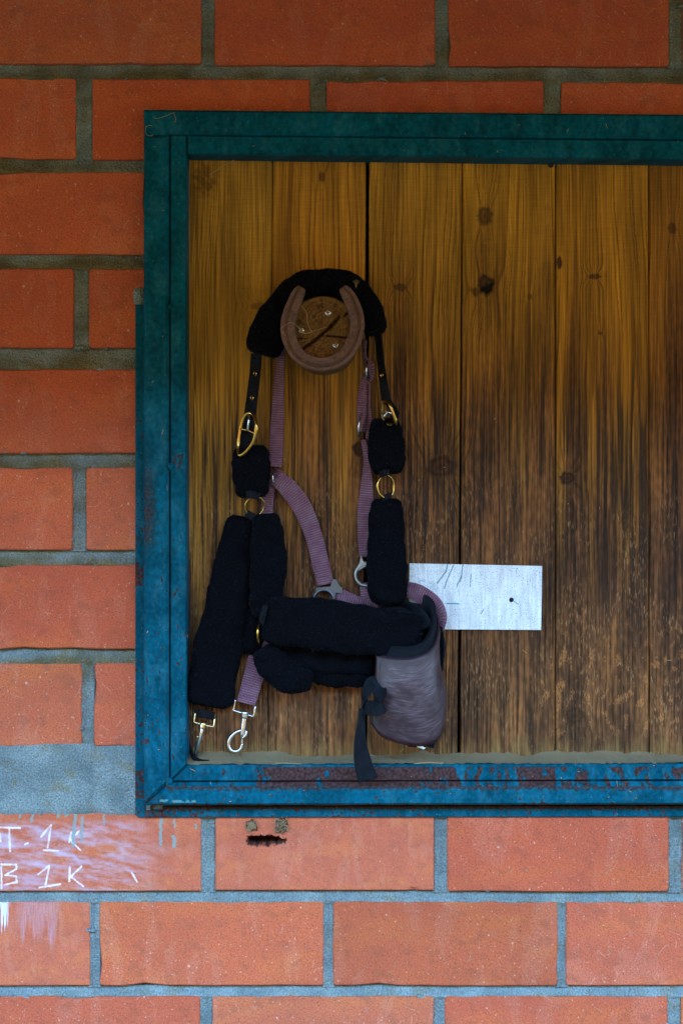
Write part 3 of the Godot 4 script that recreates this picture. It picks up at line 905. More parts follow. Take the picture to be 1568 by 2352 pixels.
# ---- bricks with marks of their own ----
const CHALK := [[0, 1900, 46, 1901], [21, 1902, 23, 1955], [0, 1915, 2, 1932], [57, 1938.5, 64, 1936], [94, 1921, 117, 1894], [117, 1895, 109, 1946], [99, 1952, 133, 1953.5], [163, 1911, 158, 1934], [181, 1908, 161, 1929], [161, 1929, 184, 1952],
	[3, 1989, 4, 2039], [3, 1985, 37, 1985], [37, 1985, 38, 1995], [38, 1995, 12, 2009], [12, 2009, 37, 2012], [37, 2012, 38, 2025], [38, 2025, 10, 2032], [87, 2008, 113, 1987], [113, 1988, 104, 2033], [90, 2038, 138, 2030], [160, 1991, 159, 2024], [186, 1990, 162, 2013], [162, 2013, 191, 2035],
	[302, 2004, 314, 2025]]
const DRIPS := [[172, 1870, 168, 1942, 4.0], [189, 1877, 186, 1930, 3.2], [369, 1880, 368, 1939, 3.6], [399, 1881, 399, 1898, 2.4], [398, 1921, 398, 1943, 4.4], [447, 1893, 449, 1902, 2.4], [46, 1866, 46, 1876, 3.0], [77, 1868, 72, 1886, 3.0], [132, 1866, 133, 1874, 4.0], [238, 1868, 238, 1892, 2.2], [160, 1862, 150, 1872, 4.0]]

func clay_at(x: int, y: int) -> Color:
	return (M.clay_image as Image).get_pixel((x * 2 + 31) % 768, (y * 2 + 77) % 768)

func marked_clay(u0: float, v0: float, u1: float, v1: float, f: Callable) -> StandardMaterial3D:
	var w := int((u1 - u0) / 1.2); var h := int((v1 - v0) / 1.2)
	var m := mat(Color(1, 1, 1), 0.85)
	m.albedo_texture = picture(w, h, func(x: int, y: int) -> Color: return f.call(u0 + x * 1.2, v0 + y * 1.2, clay_at(x, y)))
	m.normal_enabled = true; m.normal_texture = M.clay_n; m.normal_scale = 0.4
	return m

func plain_brick(w: Node3D, a: Vector3, b: Vector3, m: Material, label: String) -> void:
	var st := new_st()
	var o := PackedVector2Array()
	var nx := 14
	for i in nx: o.append(Vector2(lerpf(a.x, b.x, i / float(nx)), b.y + rng.randf_range(-0.0004, 0.0004)))
	o.append(Vector2(b.x, b.y - 0.001)); o.append(Vector2(b.x, a.y + 0.001))
	for i in nx: o.append(Vector2(lerpf(b.x, a.x, i / float(nx)), a.y + rng.randf_range(-0.0004, 0.0004)))
	o.append(Vector2(a.x, a.y + 0.001)); o.append(Vector2(a.x, b.y - 0.001))
	slab(st, o, 0.0, -0.07, 0.0014, Rect2(a.x, b.y, b.x - a.x, b.y - a.y), false)
	var q := obj("brick", st, m, w)
	q.set_meta("label", label)

func chalk_brick(w: Node3D, a: Vector3, b: Vector3) -> void:
	var u0 := a.x / K + 784.0; var u1 := b.x / K + 784.0
	var m := marked_clay(u0, 1868, u1, 2047, func(u: float, v: float, c: Color) -> Color:
		# wiped chalk: cloudy sweeps over the fired face
		var du := u + 0.35 * (v - 1950.0)
		var sweep_ := F(du * 0.010, (v - u * 0.16) * 0.045) + 0.35 * F(u * 0.05, v * 0.12 + 30.0)
		var reach := ss(420, 250, u + 30.0 * N(v * 0.03, 4.0)) * ss(1876, 1896, v)
		c = c.lerp(Color(0.74, 0.60, 0.66), clampf(0.34 + sweep_ * 0.9, 0, 0.75) * reach)
		c = c.lerp(Color(0.78, 0.72, 0.80), clampf(F(du * 0.006 + 40.0, (v - u * 0.2) * 0.02) * 1.5 - 0.2, 0, 0.55) * reach)
		var grain := 0.5 + 0.35 * N(u * 0.4, v * 0.4) + 0.3 * N(u * 0.8 + 40.0, v * 0.8)
		for s in CHALK:
			if v < minf(s[1], s[3]) - 4 or v > maxf(s[1], s[3]) + 4 or u < minf(s[0], s[2]) - 4 or u > maxf(s[0], s[2]) + 4: continue
			var d := seg(u, v, s[0], s[1], s[2], s[3])
			c = c.lerp(Color(0.92, 0.93, 0.98), ss(2.7, 1.0, d + (grain - 0.5) * 2.6 + 0.5 * N(u * 0.05, v * 0.05)) * (0.78 + 0.3 * N(u * 0.06 + 9.0, v * 0.06)))
		for s in DRIPS:
			var d := seg(u + N(v * 0.12, s[0]) * 2.0, v, s[0], s[1], s[2], s[3])
			if d < 8.0: c = c.lerp(Color(0.50, 0.58, 0.56), ss(s[4] + 0.6, s[4] - 0.8, d) * 0.85)
		return c)
	plain_brick(w, a, b, m, "brick with white chalk letters and wiped chalk smears")

func drip_brick(w: Node3D, a: Vector3, b: Vector3) -> void:
	var u0 := a.x / K + 784.0; var u1 := b.x / K + 784.0
	var m := marked_clay(u0, 2072, u1, 2264, func(u: float, v: float, c: Color) -> Color:
		var len_ := 40.0 + 46.0 * N(u * 0.16, 3.0) + 20.0 * N(u * 0.5, 9.0)
		var p := ss(30, 10, u) * ss(len_ + 8.0, len_ - 4.0, v - 2072.0)
		var wash := ss(148, 120, u) * ss(20, 60, u) * ss(72 + 46 * N(u * 0.07, 1.0) + 16, 40 + 46 * N(u * 0.07, 1.0), v - 2072.0) * (0.6 + 0.4 * N(u * 0.3, v * 0.02))
		c = c.lerp(Color(0.74, 0.62, 0.72), clampf(wash, 0, 1) * 0.6)
		return c.lerp(Color(0.85, 0.88, 0.95), p * 0.9))
	plain_brick(w, a, b, m, "brick with white paint run down its upper edge")

func nest_brick(w: Node3D, a: Vector3, b: Vector3) -> void:
	var u0 := a.x / K + 784.0; var u1 := b.x / K + 784.0
	var m := marked_clay(u0, 1868, u1, 2047, func(u: float, v: float, c: Color) -> Color:
		if seg(u, v, 1000, 1965, 1000, 1990) < 4.0: c = c.lerp(Color(0.72, 0.70, 0.78), 0.7)
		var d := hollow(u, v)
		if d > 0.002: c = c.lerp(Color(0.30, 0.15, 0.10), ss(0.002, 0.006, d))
		return c)
	var st := new_st(0)
	var nx := 210; var ny := 76
	var at := func(i: int, j: int) -> Array:
		var u := lerpf(u0, u1, i / float(nx)); var v := lerpf(1868.0, 2047.0, j / float(ny))
		var z := -hollow(u, v)
		var near := minf(minf(i, nx - i), minf(j, ny - j))
		if near == 0.0: z -= 0.012
		elif near == 1.0: z -= 0.0007
		if j > ny - 4: z -= 0.004 * exp(-pow((u - 950.0) / 9.0, 2.0))
		return [P(u, v, 0.0) + Vector3(0, 0, z), Vector2(i / float(nx), j / float(ny))]
	for j in ny:
		for i in nx:
			var p = at.call(i, j); var q = at.call(i + 1, j); var r = at.call(i + 1, j + 1); var s = at.call(i, j + 1)
			quad(st, p[0], q[0], r[0], s[0], p[1], q[1], r[1], s[1])
	var o := obj("brick", st, m, w)
	o.set_meta("label", "brick with two holes and a broken slot under the frame")

func hollow(u: float, v: float) -> float:      # depth of the holes in that brick
	var d := 0.0
	if u > 555 and u < 680 and v < 1955:
		var rag := N(u * 0.12, v * 0.12) * 3.5 + N(u * 0.05, v * 0.3) * 2.5
		d = 0.045 * (1.0 - ss(7.0, 12.5, Vector2(u - 578.0, v - 1897.0).length() + rag))
		d = maxf(d, 0.045 * (1.0 - ss(7.0, 12.0, Vector2(u - 649.0, v - 1893.0).length() + rag)))
		var half := 9.5 - 5.0 * ss(622, 655, u) - 2.0 * ss(575, 568, u)
		d = maxf(d, 0.05 * (1.0 - ss(-3.0, 2.0, maxf(absf(v - 1931.0) - half, absf(u - 611.5) - 42.0) + rag)))
	return d

func nests() -> void:
	for q in [[578, 1897, 11.0, 0.5, "round plug of mud and straw in a brick hole below the frame"], [645, 1896, 19.0, 1.0, "frayed lump of mud and straw over a brick hole below the frame"]]:
		var t := thing("mud_nest", q[4], "nest", P(q[0], q[1], 0.0), "insect nests in the brick")
		var st := new_st(0)
		disc(st, q[0], q[1], -0.006, q[2], 26, func(x: float, y: float, l: float) -> float:
			var hole: float = 0.006 * exp(-(pow(x - 3.0, 2) + pow(y + 3.0, 2)) / 18.0) * q[3]
			return (0.0085 + 0.004 * q[3]) * sqrt(maxf(0.0, 1.0 - l * l)) + F(x * 0.12, y * 0.12 + q[0]) * 0.005 - hole - 0.002,
			func(an: float) -> float: return 1.0 + 0.4 * N(an * 1.1, q[0]) + 0.2 * N(an * 4.0, q[0]))
		obj("mud", st, M.mud, t)
		st = new_st(0)
		for i in 46:
			var an := rng.randf() * TAU; var r: float = q[2] * rng.randf_range(0.1, 1.0)
			var c := P(q[0] + cos(an) * r, q[1] + sin(an) * r, 0.004)
			var d := Vector3(rng.randf_range(-1, 1), rng.randf_range(-1, 1), rng.randf_range(-0.2, 0.5)).normalized() * rng.randf_range(0.002, 0.007)
			wire_in(st, [c - d, c + Vector3(rng.randf_range(-1, 1), rng.randf_range(-1, 1), 0.3) * 0.001, c + d], rng.randf_range(0.00018, 0.0004), false, 2, 4)
		var f := obj("fibres", st, M.straw, t)
		f.set_meta("kind", "stuff")

func more_materials() -> void:
	M.fleece = mat(lin(0.0028, 0.0033, 0.0048), 1.0)
	M.fleece.metallic_specular = 0.15
	M.pile = mat(lin(0.026, 0.031, 0.044), 0.85)
	M.pile.metallic_specular = 0.3
	M.lint = mat(Color(0.75, 0.72, 0.6), 0.9)
	M.straw = mat(Color(0.60, 0.50, 0.34), 0.8)
	M.mud = mat(Color(0.38, 0.28, 0.20), 0.95)
	M.mud.normal_enabled = true; M.mud.normal_texture = M.clay_n; M.mud.uv1_triplanar = true; M.mud.uv1_scale = Vector3(20, 20, 20)
	M.brass = mat(Color(0.70, 0.56, 0.27), 0.2, 1.0)
	M.nickel = mat(Color(0.78, 0.79, 0.80), 0.2, 1.0)
	M.steel = mat(Color(0.36, 0.40, 0.43), 0.4, 1.0)
	M.dull = mat(Color(0.60, 0.63, 0.61), 0.45, 0.9)
	M.pale_brass = mat(Color(0.80, 0.74, 0.55), 0.22, 1.0)
	M.dust = mat(Color(0.52, 0.45, 0.32), 0.95)
	M.dust.normal_enabled = true; M.dust.normal_texture = M.clay_n; M.dust.uv1_triplanar = true; M.dust.uv1_scale = Vector3(12, 12, 12)
	# webbing: ribs across, selvedge along both sides; v in metres
	for q in [["purple", Color(0.45, 0.29, 0.36), Color(0.52, 0.41, 0.45)], ["nylon", Color(0.035, 0.042, 0.06), Color(0.05, 0.06, 0.085)], ["hook_tape", Color(0.02, 0.042, 0.065), Color(0.045, 0.08, 0.11)]]:
		var he := PackedByteArray(); he.resize(96 * 384)
		var al := PackedByteArray(); al.resize(96 * 384 * 3)
		for y in 384:
			for x in 96:
				var rib := 0.5 + 0.5 * sin(y / 12.0 * TAU)
				var weave := 0.5 + 0.5 * sin((x * 1.5 + (y / 12) * 4) / 8.0 * TAU)
				var f := F(x * 0.03, y * 0.012) * 1.3 + 0.4 * N(x * 0.3, y * 0.3)
				var h := rib * 0.75 + weave * 0.2
				var c: Color = q[1].lerp(q[2], clampf(0.2 + rib * 0.45 + f * 0.5, 0, 1)) * (0.82 + 0.22 * rib + 0.06 * weave)
				var sel := ss(0.035, 0.02, absf(x / 96.0 - 0.045)) + ss(0.035, 0.02, absf(x / 96.0 - 0.455))
				if q[0] == "hook_tape": h = F(x * 0.3, y * 0.3) * 0.4 + 0.5; c = q[1].lerp(q[2], clampf(0.4 + f, 0, 1)); sel = 0.0
				c = c.lerp(q[2], clampf(sel, 0, 1) * 0.7)
				he[y * 96 + x] = int(clampf(h, 0, 1) * 255)
				var k := (y * 96 + x) * 3
				al[k] = int(clampf(c.r, 0, 1) * 255); al[k + 1] = int(clampf(c.g, 0, 1) * 255); al[k + 2] = int(clampf(c.b, 0, 1) * 255)
		var m := mat(Color(1, 1, 1), 0.75)
		m.metallic_specular = 0.3
		m.albedo_texture = texture(96, 384, Image.FORMAT_RGB8, al)
		m.normal_enabled = true; m.normal_texture = relief(96, 384, he, 4.0); m.normal_scale = 0.8
		m.uv1_scale = Vector3(1, 1.0 / 0.096, 1)
		M[q[0]] = m
	# rusted iron of the shoe
	var iron := mat(Color(1, 1, 1), 0.75)
	iron.albedo_texture = picture(256, 256, func(x: int, y: int) -> Color:
		var c := Color(0.43, 0.31, 0.25).lerp(Color(0.35, 0.26, 0.215), clampf(0.5 + F(x * 0.03, y * 0.03) * 2.0, 0, 1))
		c = c.lerp(Color(0.20, 0.14, 0.12), clampf(F(x * 0.06 + 70, y * 0.06) * 1.5 - 0.15, 0, 0.6))
		return c.lerp(Color(0.52, 0.36, 0.27), clampf(F(x * 0.2, y * 0.2 + 40) * 1.2, 0, 0.6)))
	iron.normal_enabled = true; iron.normal_texture = M.clay_n; iron.normal_scale = 1.2
	iron.uv1_triplanar = true; iron.uv1_scale = Vector3(7, 7, 7)
	M.iron = iron

func peg() -> void:
	var zf := 0.085
	var t := thing("log_peg", "sawn round log peg screwed to the planks, its end cracked across", "peg", P(742, 763, -0.008))
	var wob := func(a: float) -> float: return 1.0 + 0.025 * N(a * 0.8 + 3.0, 2.0)
	var cracks := [[692, 804, 714.6, 787, 4.2], [714.6, 787, 741, 767, 4.4], [741, 767, 757, 752.5, 3.4], [757, 752.5, 778, 729, 3.4], [790, 726, 799, 718, 2.4], [749, 771, 774, 773, 2.2], [774, 773, 801, 776, 3.0], [680, 778, 704, 777.6, 1.4]]
	var st := new_st(0)
	disc(st, 742, 763, zf, 84, 120, func(x: float, y: float, l: float) -> float:
		var d := 0.0
		for c in cracks:
			var wd: float = c[4] * (1.0 + 0.35 * N(x * 0.09, y * 0.09))
			d = maxf(d, 0.014 * (1.0 - ss(wd * 0.35, wd, seg(742 + x, 763 + y, c[0], c[1], c[2], c[3]))))
		return -d + 0.0005 * N((x + y) * 0.3, (x - y) * 0.03) - 0.0025 * ss(0.96, 1.0, l), wob)
	var grain := mat(Color(1, 1, 1), 0.8)
	grain.metallic_specular = 0.2
	grain.albedo_texture = picture(300, 300, func(x: int, y: int) -> Color:
		var p := Vector2(x - 150.0, y - 152.0)
		var r := p.length() * (1.0 + 0.08 * N(p.angle() * 0.9, 1.0))
		var rings := 0.5 + 0.5 * sin(r * 0.52 + N(x * 0.02, y * 0.02) * 2.0)
		var ray := N(p.angle() * 9.0, r * 0.012)
		var saw := N((x + y) * 0.25, (x - y) * 0.012 + 80.0)
		var c := Color(0.45, 0.33, 0.17).lerp(Color(0.30, 0.21, 0.11), clampf(0.35 + 0.4 * rings + 0.3 * F(x * 0.02, y * 0.02 + 40.0), 0, 1))
		c = c.lerp(Color(0.58, 0.46, 0.26), clampf(saw * 0.75 + ray * 0.5, 0, 0.55))
		c = c.lerp(Color(0.20, 0.13, 0.08), clampf(F(x * 0.025 + 9.0, y * 0.025) * 1.3 - 0.2, 0, 0.6))
		if r > 118.0: c = c.lerp(Color(0.50, 0.38, 0.20), 0.5)
		return c)
	obj("end_face", st, grain, t)
	st = new_st(0)
	var n := 64
	for i in n:
		var q := []
		for o in [[0, 0.0], [0, 1.0], [1, 1.0], [1, 0.0]]:
			var a: float = TAU * (i + o[0]) / n
			var rr: float = 84.0 * wob.call(wrapf(a, -PI, PI)) * K * (D - zf) / D
			var z: float = lerpf(zf - 0.0025, -0.0075, o[1])
			var c := P(742, 763, zf)
			q.append(Vector3(c.x + cos(a) * rr, c.y - sin(a) * rr, z))
		quad(st, q[0], q[3], q[2], q[1], Vector2(i / 8.0, 0), Vector2((i + 1) / 8.0, 0), Vector2((i + 1) / 8.0, 1), Vector2(i / 8.0, 1))
	obj("body", st, mat(Color(0.40, 0.28, 0.13), 0.85), t)
	for q in [[753, 718, 0.3], [691.6, 758.6, 0.9], [771, 792.6, 0.1]]:
		st = new_st(0)
		var turn: float = q[2]
		disc(st, q[0], q[1], zf + 0.0006, 7.4, 30, func(x: float, y: float, l: float) -> float:
			var c := Vector2(x, y).rotated(turn)
			var cross := l < 0.72 and (absf(c.x) < 1.15 or absf(c.y) < 1.15)
			return 0.0012 * (1.0 - l * l) - (0.0022 if cross else 0.0) - (0.002 if l > 0.99 else 0.0))
		obj("screw", st, M.nickel, t)
	# horseshoe nailed over the end of the peg
	var s := thing("horseshoe", "rusty iron horseshoe, open end up, fixed around the cracked peg end", "horseshoe", P(740, 838, zf))
	var path := spline(px_path([[693, 660, zf + 0.006], [681, 683, zf + 0.006], [668, 716, zf + 0.006], [661, 750, zf + 0.006], [666, 783, zf + 0.006], [682, 812, zf + 0.006], [708, 831, zf + 0.006], [739, 837, zf + 0.006], [771, 830, zf + 0.006], [797, 810, zf + 0.006], [813, 780, zf + 0.006], [820, 748, zf + 0.006], [816, 716, zf + 0.006], [802, 683, zf + 0.006], [786, 660, zf + 0.006]]), 8)
	# web of the shoe: flat face with a nail groove nearer the outer edge
	var web := PackedVector2Array([Vector2(-1, -1), Vector2(-1, 0.6), Vector2(-0.9, 0.95), Vector2(-0.4, 1), Vector2(0.0, 1.0), Vector2(0.2, 0.45), Vector2(0.34, 0.42), Vector2(0.5, 0.92), Vector2(0.88, 0.78), Vector2(1, 0.45), Vector2(1, -1)])
	st = new_st(-1)
	sweep(st, path, web, [12, 15.5, 16.8, 16.8, 16.8, 16.5, 16, 15.5, 16, 16.5, 16.8, 16.8, 16.8, 15.5, 12], [0.0048], [], false, true, Vector3.ZERO, 0.009, 0.0003)
	obj("web", st, M.iron, s)
	for q in [[653, 742, 0.1], [657, 780, -0.2], [668, 804, -0.5], [686, 829, -0.8], [826, 743, 0.1], [822, 772, 0.3], [811, 803, 0.6], [792, 828, 0.9]]:
		st = new_st()
		var c := P(q[0], q[1], zf + 0.0085)
		var b := Basis(Vector3(0, 0, 1), q[2])
		box(st, Vector3(-0.0021, -0.003, -0.004), Vector3(0.0021, 0.003, 0.0004))
		var mesh := st.commit()
		var st2 := new_st(-1)
		st2.append_from(mesh, 0, Transform3D(b, c))
		obj("nail", st2, M.iron, s)
	wisps(zf)

func wisps(zf: float) -> void:
	var w := zf + 0.0135
	var t := thing("straw_wisp", "thin dry root fibre caught over the horseshoe and the peg end", "straw", P(705, 760, w))
	wire("strand", t, [[690, 702, zf + 0.003], [703, 716, zf + 0.005], [706, 740, zf + 0.004], [712, 756, zf + 0.003], [716, 763, zf + 0.003]], 0.00035, M.straw)
	wire("strand", t, [[644, 757, w], [652, 748, w + 0.002], [668, 741, w + 0.002], [684, 750, zf + 0.009], [700, 765, zf + 0.004], [718, 761, zf + 0.003], [735, 756, zf + 0.003], [750, 751, zf + 0.003]], 0.00032, M.straw)
	wire("strand", t, [[645, 760, w], [652, 766, w], [656, 772, w]], 0.0003, M.straw)
	wire("strand", t, [[690, 762, zf + 0.003], [700, 766, zf + 0.006], [716, 762, zf + 0.004], [712, 757, zf + 0.003]], 0.0006, M.straw)
	t = thing("straw_wisp", "tuft of dry grass tips stuck on the black fleece beside the horseshoe", "straw", P(817, 655, 0.075))
	for k in 5: wire("blade", t, [[817, 662, 0.077], [815 + k * 1.4, 652, 0.081], [810 + k * 3.6, 641 + absf(k - 2) * 2.0, 0.083]], 0.00018, M.straw)

func black_headcollar() -> void:
	var h := thing("black_headcollar", "black fleece padded headcollar with brass fittings hung over the peg", "headcollar", P(750, 680, 0.04))
	pad("crown_pad", h, [[603, 815, 0.036], [614, 775, 0.038], [635, 728, 0.04], [665, 685, 0.04], [703, 660, 0.04], [750, 651, 0.04], [797, 660, 0.04], [832, 690, 0.04], [853, 728, 0.04], [865, 767, 0.04]], [39, 42, 39, 35, 32, 30, 31, 31, 29, 24], [0.030], 6, 0.008)
	strap("cheek_strap", h, [[589, 812, 0.036], [586, 855, 0.034], [579, 914, 0.03], [571, 975, 0.03], [562, 1030, 0.03]], [19, 19, 19, 18, 16], M.nylon, [0.85, 0.85, 0.8, 0.7, 0.5], 0.0013)
	for q in [[586, 858], [579, 914]]: ring("eyelet", h, q[0], q[1], 0.043, 5.0, -0.95, 0.0008, M.brass)
	var st := new_st(0)
	sweep(st, spline(px_path([[572, 949, 0.040], [583, 955, 0.045], [589, 982, 0.05], [582, 1014, 0.047], [562, 1040, 0.042], [549, 1044, 0.038], [547, 1020, 0.034], [552, 985, 0.034], [560, 959, 0.036]]), 6, true), oval(10, 3.0), [3.6], [0.0016], [], true)
	obj("buckle", st, M.brass, h)
	wire("buckle_bar", h, [[554, 985, 0.038], [569, 988, 0.044], [586, 996, 0.048]], 0.0016, M.brass)
	wire("buckle_tongue", h, [[569, 988, 0.047], [571, 968, 0.049], [572, 951, 0.046]], 0.0013, M.nickel)
	pad("cheek_pad", h, [[576, 1024, 0.016], [577, 1060, 0.017], [578, 1105, 0.017], [581, 1141, 0.014]], [38, 43, 43, 36], [0.017], 8, 0.014)
	strap("keeper", h, [[566, 1137, 0.034], [580, 1136, 0.038], [596, 1142, 0.034]], [8, 9, 8], M.nylon, [0.0])
	ring("ring", h, 585, 1163, 0.022, 23, 0.35, 0.0014, M.brass, 0.3)
	strap("keeper", h, [[566, 1178, 0.022], [580, 1187, 0.026], [596, 1196, 0.022]], [8, 9, 8], M.nylon, [0.0])
	pad("throat_pad", h, [[556, 1186, 0.008], [540, 1270, 0.01], [523, 1370, 0.012], [505, 1470, 0.012], [488, 1560, 0.01], [479, 1622, 0.008]], [30, 42, 48, 54, 55, 52], [0.010], 8, 0.008)
	pad("throat_pad", h, [[611, 1180, 0.022], [615, 1235, 0.024], [616, 1300, 0.024], [612, 1365, 0.022], [606, 1420, 0.018]], [30, 40, 42, 38, 30], [0.011], 8, 0.012)
	pad("throat_pad", h, [[590, 1400, 0.004], [572, 1450, 0.004], [560, 1500, 0.004]], [30, 36, 34], [0.010], 8, 0.010, [0.0], 2)
	pad("nose_pad", h, [[607, 1420, 0.034], [660, 1428, 0.040], [740, 1434, 0.044], [830, 1446, 0.046], [905, 1456, 0.042], [965, 1462, 0.036]], [50, 58, 58, 56, 54, 50], [0.015], 8, 0.012)
	pad("chin_pad", h, [[604, 1487, 0.030], [625, 1522, 0.028], [663, 1553, 0.026], [716, 1567, 0.024]], [28, 38, 38, 24], [0.013], 8, 0.014)
	pad("nose_pad", h, [[622, 1478, 0.012], [700, 1500, 0.014], [790, 1508, 0.016], [860, 1506, 0.018]], [34, 40, 42, 40], [0.012], 8, 0.012, [0.0], 2)
	pad("chin_pad", h, [[690, 1510, 0.006], [760, 1530, 0.008], [820, 1536, 0.010], [864, 1530, 0.012]], [44, 46, 42, 34], [0.012], 8, 0.014, [0.0], 3)
	strap("keeper", h, [[610, 1390, 0.052], [604, 1412, 0.054], [600, 1434, 0.052]], [6, 7, 6], M.nylon)
	ring("ring", h, 599, 1453, 0.05, 25, 1.32, 0.0014, M.brass, 0.0)
	ring("ring", h, 735, 1560, 0.0, 17, 0.5, 0.0013, M.brass, 0.5)
	ring("ring", h, 826, 1560, 0.002, 22, 0.4, 0.0013, M.nickel, 0.9)
	# the other cheek
	strap("cheek_strap", h, [[868, 768, 0.036], [873, 820, 0.034], [879, 870, 0.034], [886, 918, 0.034]], [16, 16, 16, 17], M.nylon, [1.15, 1.15, 1.1, 1.0], 0.0013)
	ring("eyelet", h, 876, 862, 0.044, 5.0, 1.1, 0.0008, M.brass)
	strap("keeper", h, [[884, 905, 0.036], [892, 925, 0.042], [903, 940, 0.04], [907, 955, 0.034], [900, 968, 0.026]], [9, 10, 10, 10, 9], M.nylon, [0.7])
	st = new_st(0)
	sweep(st, spline(px_path([[879, 930, 0.036], [888, 922, 0.044], [897, 934, 0.052], [908, 968, 0.05], [905, 976, 0.042], [892, 975, 0.034], [880, 968, 0.03]]), 6, true), oval(10, 3.0), [3.8], [0.0018], [], true)
	obj("buckle", st, M.brass, h)
	wire("buckle_bar", h, [[878, 950, 0.036], [890, 946, 0.044], [902, 950, 0.05]], 0.0016, M.nickel)
	wire("buckle_tongue", h, [[890, 946, 0.046], [884, 954, 0.044], [878, 962, 0.04]], 0.0014, M.nickel)
	pad("cheek_pad", h, [[886, 963, 0.016], [886, 1000, 0.018], [888, 1050, 0.018], [890, 1088, 0.015]], [34, 40, 41, 36], [0.017], 8, 0.014)
	strap("keeper", h, [[872, 1090, 0.032], [882, 1086, 0.036], [893, 1084, 0.032]], [7, 8, 7], M.nylon)
	ring("ring", h, 885, 1117, 0.024, 26, 0.72, 0.0014, M.brass)
	strap("keeper", h, [[876, 1146, 0.022], [886, 1142, 0.026], [897, 1136, 0.022]], [6, 7, 6], M.nylon)
	pad("throat_pad", h, [[886, 1146, 0.016], [887, 1200, 0.019], [887, 1270, 0.020], [889, 1340, 0.020], [890, 1386, 0.018]], [34, 41, 44, 46, 42], [0.012], 8, 0.014, [0.0], 12)
	# snap hook at the end of the throat strap
	strap("keeper", h, [[448, 1637, 0.012], [470, 1640, 0.016], [492, 1645, 0.012]], [9, 10, 9], M.nylon)
	wire("hook_loop", h, [[449, 1636, 0.014], [446, 1656, 0.016], [447, 1659, 0.016], [468, 1665, 0.016], [488, 1669, 0.016], [491, 1667, 0.016], [494, 1648, 0.014]], 0.0013, M.pale_brass, false, 4)
	var hook := wire("snap_hook", h, [[465, 1664, 0.017], [462, 1685, 0.019], [457, 1706, 0.018], [452, 1724, 0.014], [449, 1735, 0.008], [452, 1722, 0.004]], 0.0024, M.nickel)
	wire("swivel", hook, [[468, 1660, 0.017], [464, 1674, 0.018]], 0.0042, M.pale_brass, false, 4)
	wire("gate", hook, [[455, 1690, 0.014], [453, 1705, 0.012], [451, 1718, 0.01]], 0.0014, M.pale_brass, false, 4)

